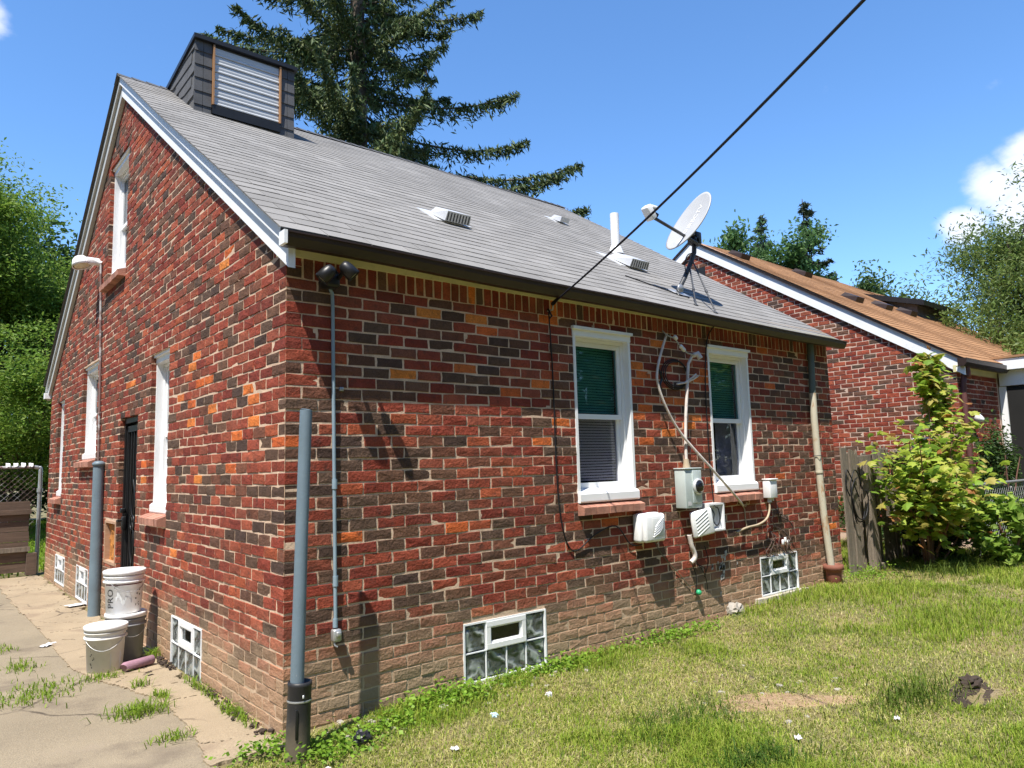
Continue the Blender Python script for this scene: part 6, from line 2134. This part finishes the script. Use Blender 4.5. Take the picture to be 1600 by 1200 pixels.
def clover(loc, n, spread, label, seed, h=.06, cols=((.19, .33, .03), (.24, .38, .045), (.14, .26, .025))):
    r2 = np.random.default_rng(seed)
    C = np.stack([loc[0] + r2.normal(size=n) * spread[0], loc[1] + r2.normal(size=n) * spread[1], loc[2] + np.abs(r2.normal(size=n)) * h * .6 + .008], 1)
    C[:, 1] = np.minimum(C[:, 1], -.015)
    V, F = leaf_cards(C, .028, .85, 1.4, seed, None, .2)
    t = thing('clover', loc, label, 'weed', 'weeds along the walls and drive')
    tag(npmesh('leaves', V, F, MAT['leaf'], tone_arr(n, list(cols), seed, .2), t), kind='stuff')
    return t


clover((1.02, -.17, 0), 900, (.20, .075), 'clump of bright clover against the wall, below and before the near glass block window', 121, .075)
clover((2.12, -.12, 0), 620, (.20, .06), 'clump of bright clover just past the near glass block window', 122, .065)
clover((1.62, -.10, 0), 260, (.17, .04), 'thin line of clover under the near glass block window', 123, .04)
clover((3.35, -.14, .01), 700, (.33, .08), 'clover along the wall before the large pale stone', 124, .05)
clover((.10, -.42, 0), 480, (.15, .10), 'leafy weeds around the black drain sleeve', 125, .055)
clover((-.14, -.16, 0), 260, (.10, .05), 'leafy weeds where the concrete ends at the house corner', 126, .05)
clover((.55, -.30, 0), 360, (.20, .08), 'leafy weeds behind the black rubbish', 127, .05)
clover((6.75, -.22, .1), 420, (.22, .10), 'leafy weeds at the foot of the weathered fence', 128, .11)
weed((8.3, -.75, .1), 900, .20, (.7, .18), 'long shaded grass at the foot of the maple sapling', 129, ((.09, .14, .025), (.12, .17, .03)), .008)
weed((10.2, -1.55, .1), 900, .20, (.9, .2), 'long grass below the pale leafy bushes', 130, ((.10, .15, .025), (.14, .19, .035)), .009)
weed((3.05, -2.15, .01), 420, .11, (.22, .10), 'tall green grass tuft beside the hole in the lawn', 131, ((.09, .15, .02), (.12, .17, .025)), .006)
weed((1.75, -1.45, .0), 500, .085, (.30, .12), 'dark green grass clump between the bare patch and the wall', 132, ((.07, .14, .02), (.10, .17, .02)), .005)
weed((1.55, -2.05, .0), 420, .09, (.14, .10), 'dark green broad tuft near the lower picture edge', 133, ((.06, .13, .02), (.09, .16, .02)), .006)

# unseen trees added to block low sky light; they also show in window panes
GT = [(-12, -17, 12.5, G2, 'dark round unseen tree added behind the viewer, beyond the drive'), (-6, -18.5, 13, G1, 'bright unseen tree added behind the viewer, second from the drive'),
      (0, -18, 13.5, G2, 'dark unseen tree added straight behind the viewer, third from the drive'), (6, -17.5, 13, G2, 'dark unseen tree added behind the viewer, facing the near tall window'),
      (12, -17, 13, G1, 'bright unseen tree added behind the viewer, facing the far end of the lawn'), (18, -15, 13, G2, 'dark unseen tree added beyond the lawn, nearest the porch side'),
      (24, -11, 12, G1, 'bright unseen tree added past the neighbouring porch'), (-16, -10, 13, G2, 'dark unseen tree added across the drive, nearest the viewer'),
      (-16.5, -3.5, 12.5, G1, 'bright unseen tree added across the drive, opposite the house corner'), (-16, 3, 13, G2, 'dark unseen tree added across the drive, opposite the black door'),
      (-15.5, 9.5, 12.5, G2, 'dark unseen tree added across the drive, opposite the gate')]
for i, (x, y, h_, k, lb) in enumerate(GT):
    broad_tree((x, y, 0), h_, 5.2, lb, k, 140 + i, 9000, .55, group='unseen trees added to block low sky light', low=.06)
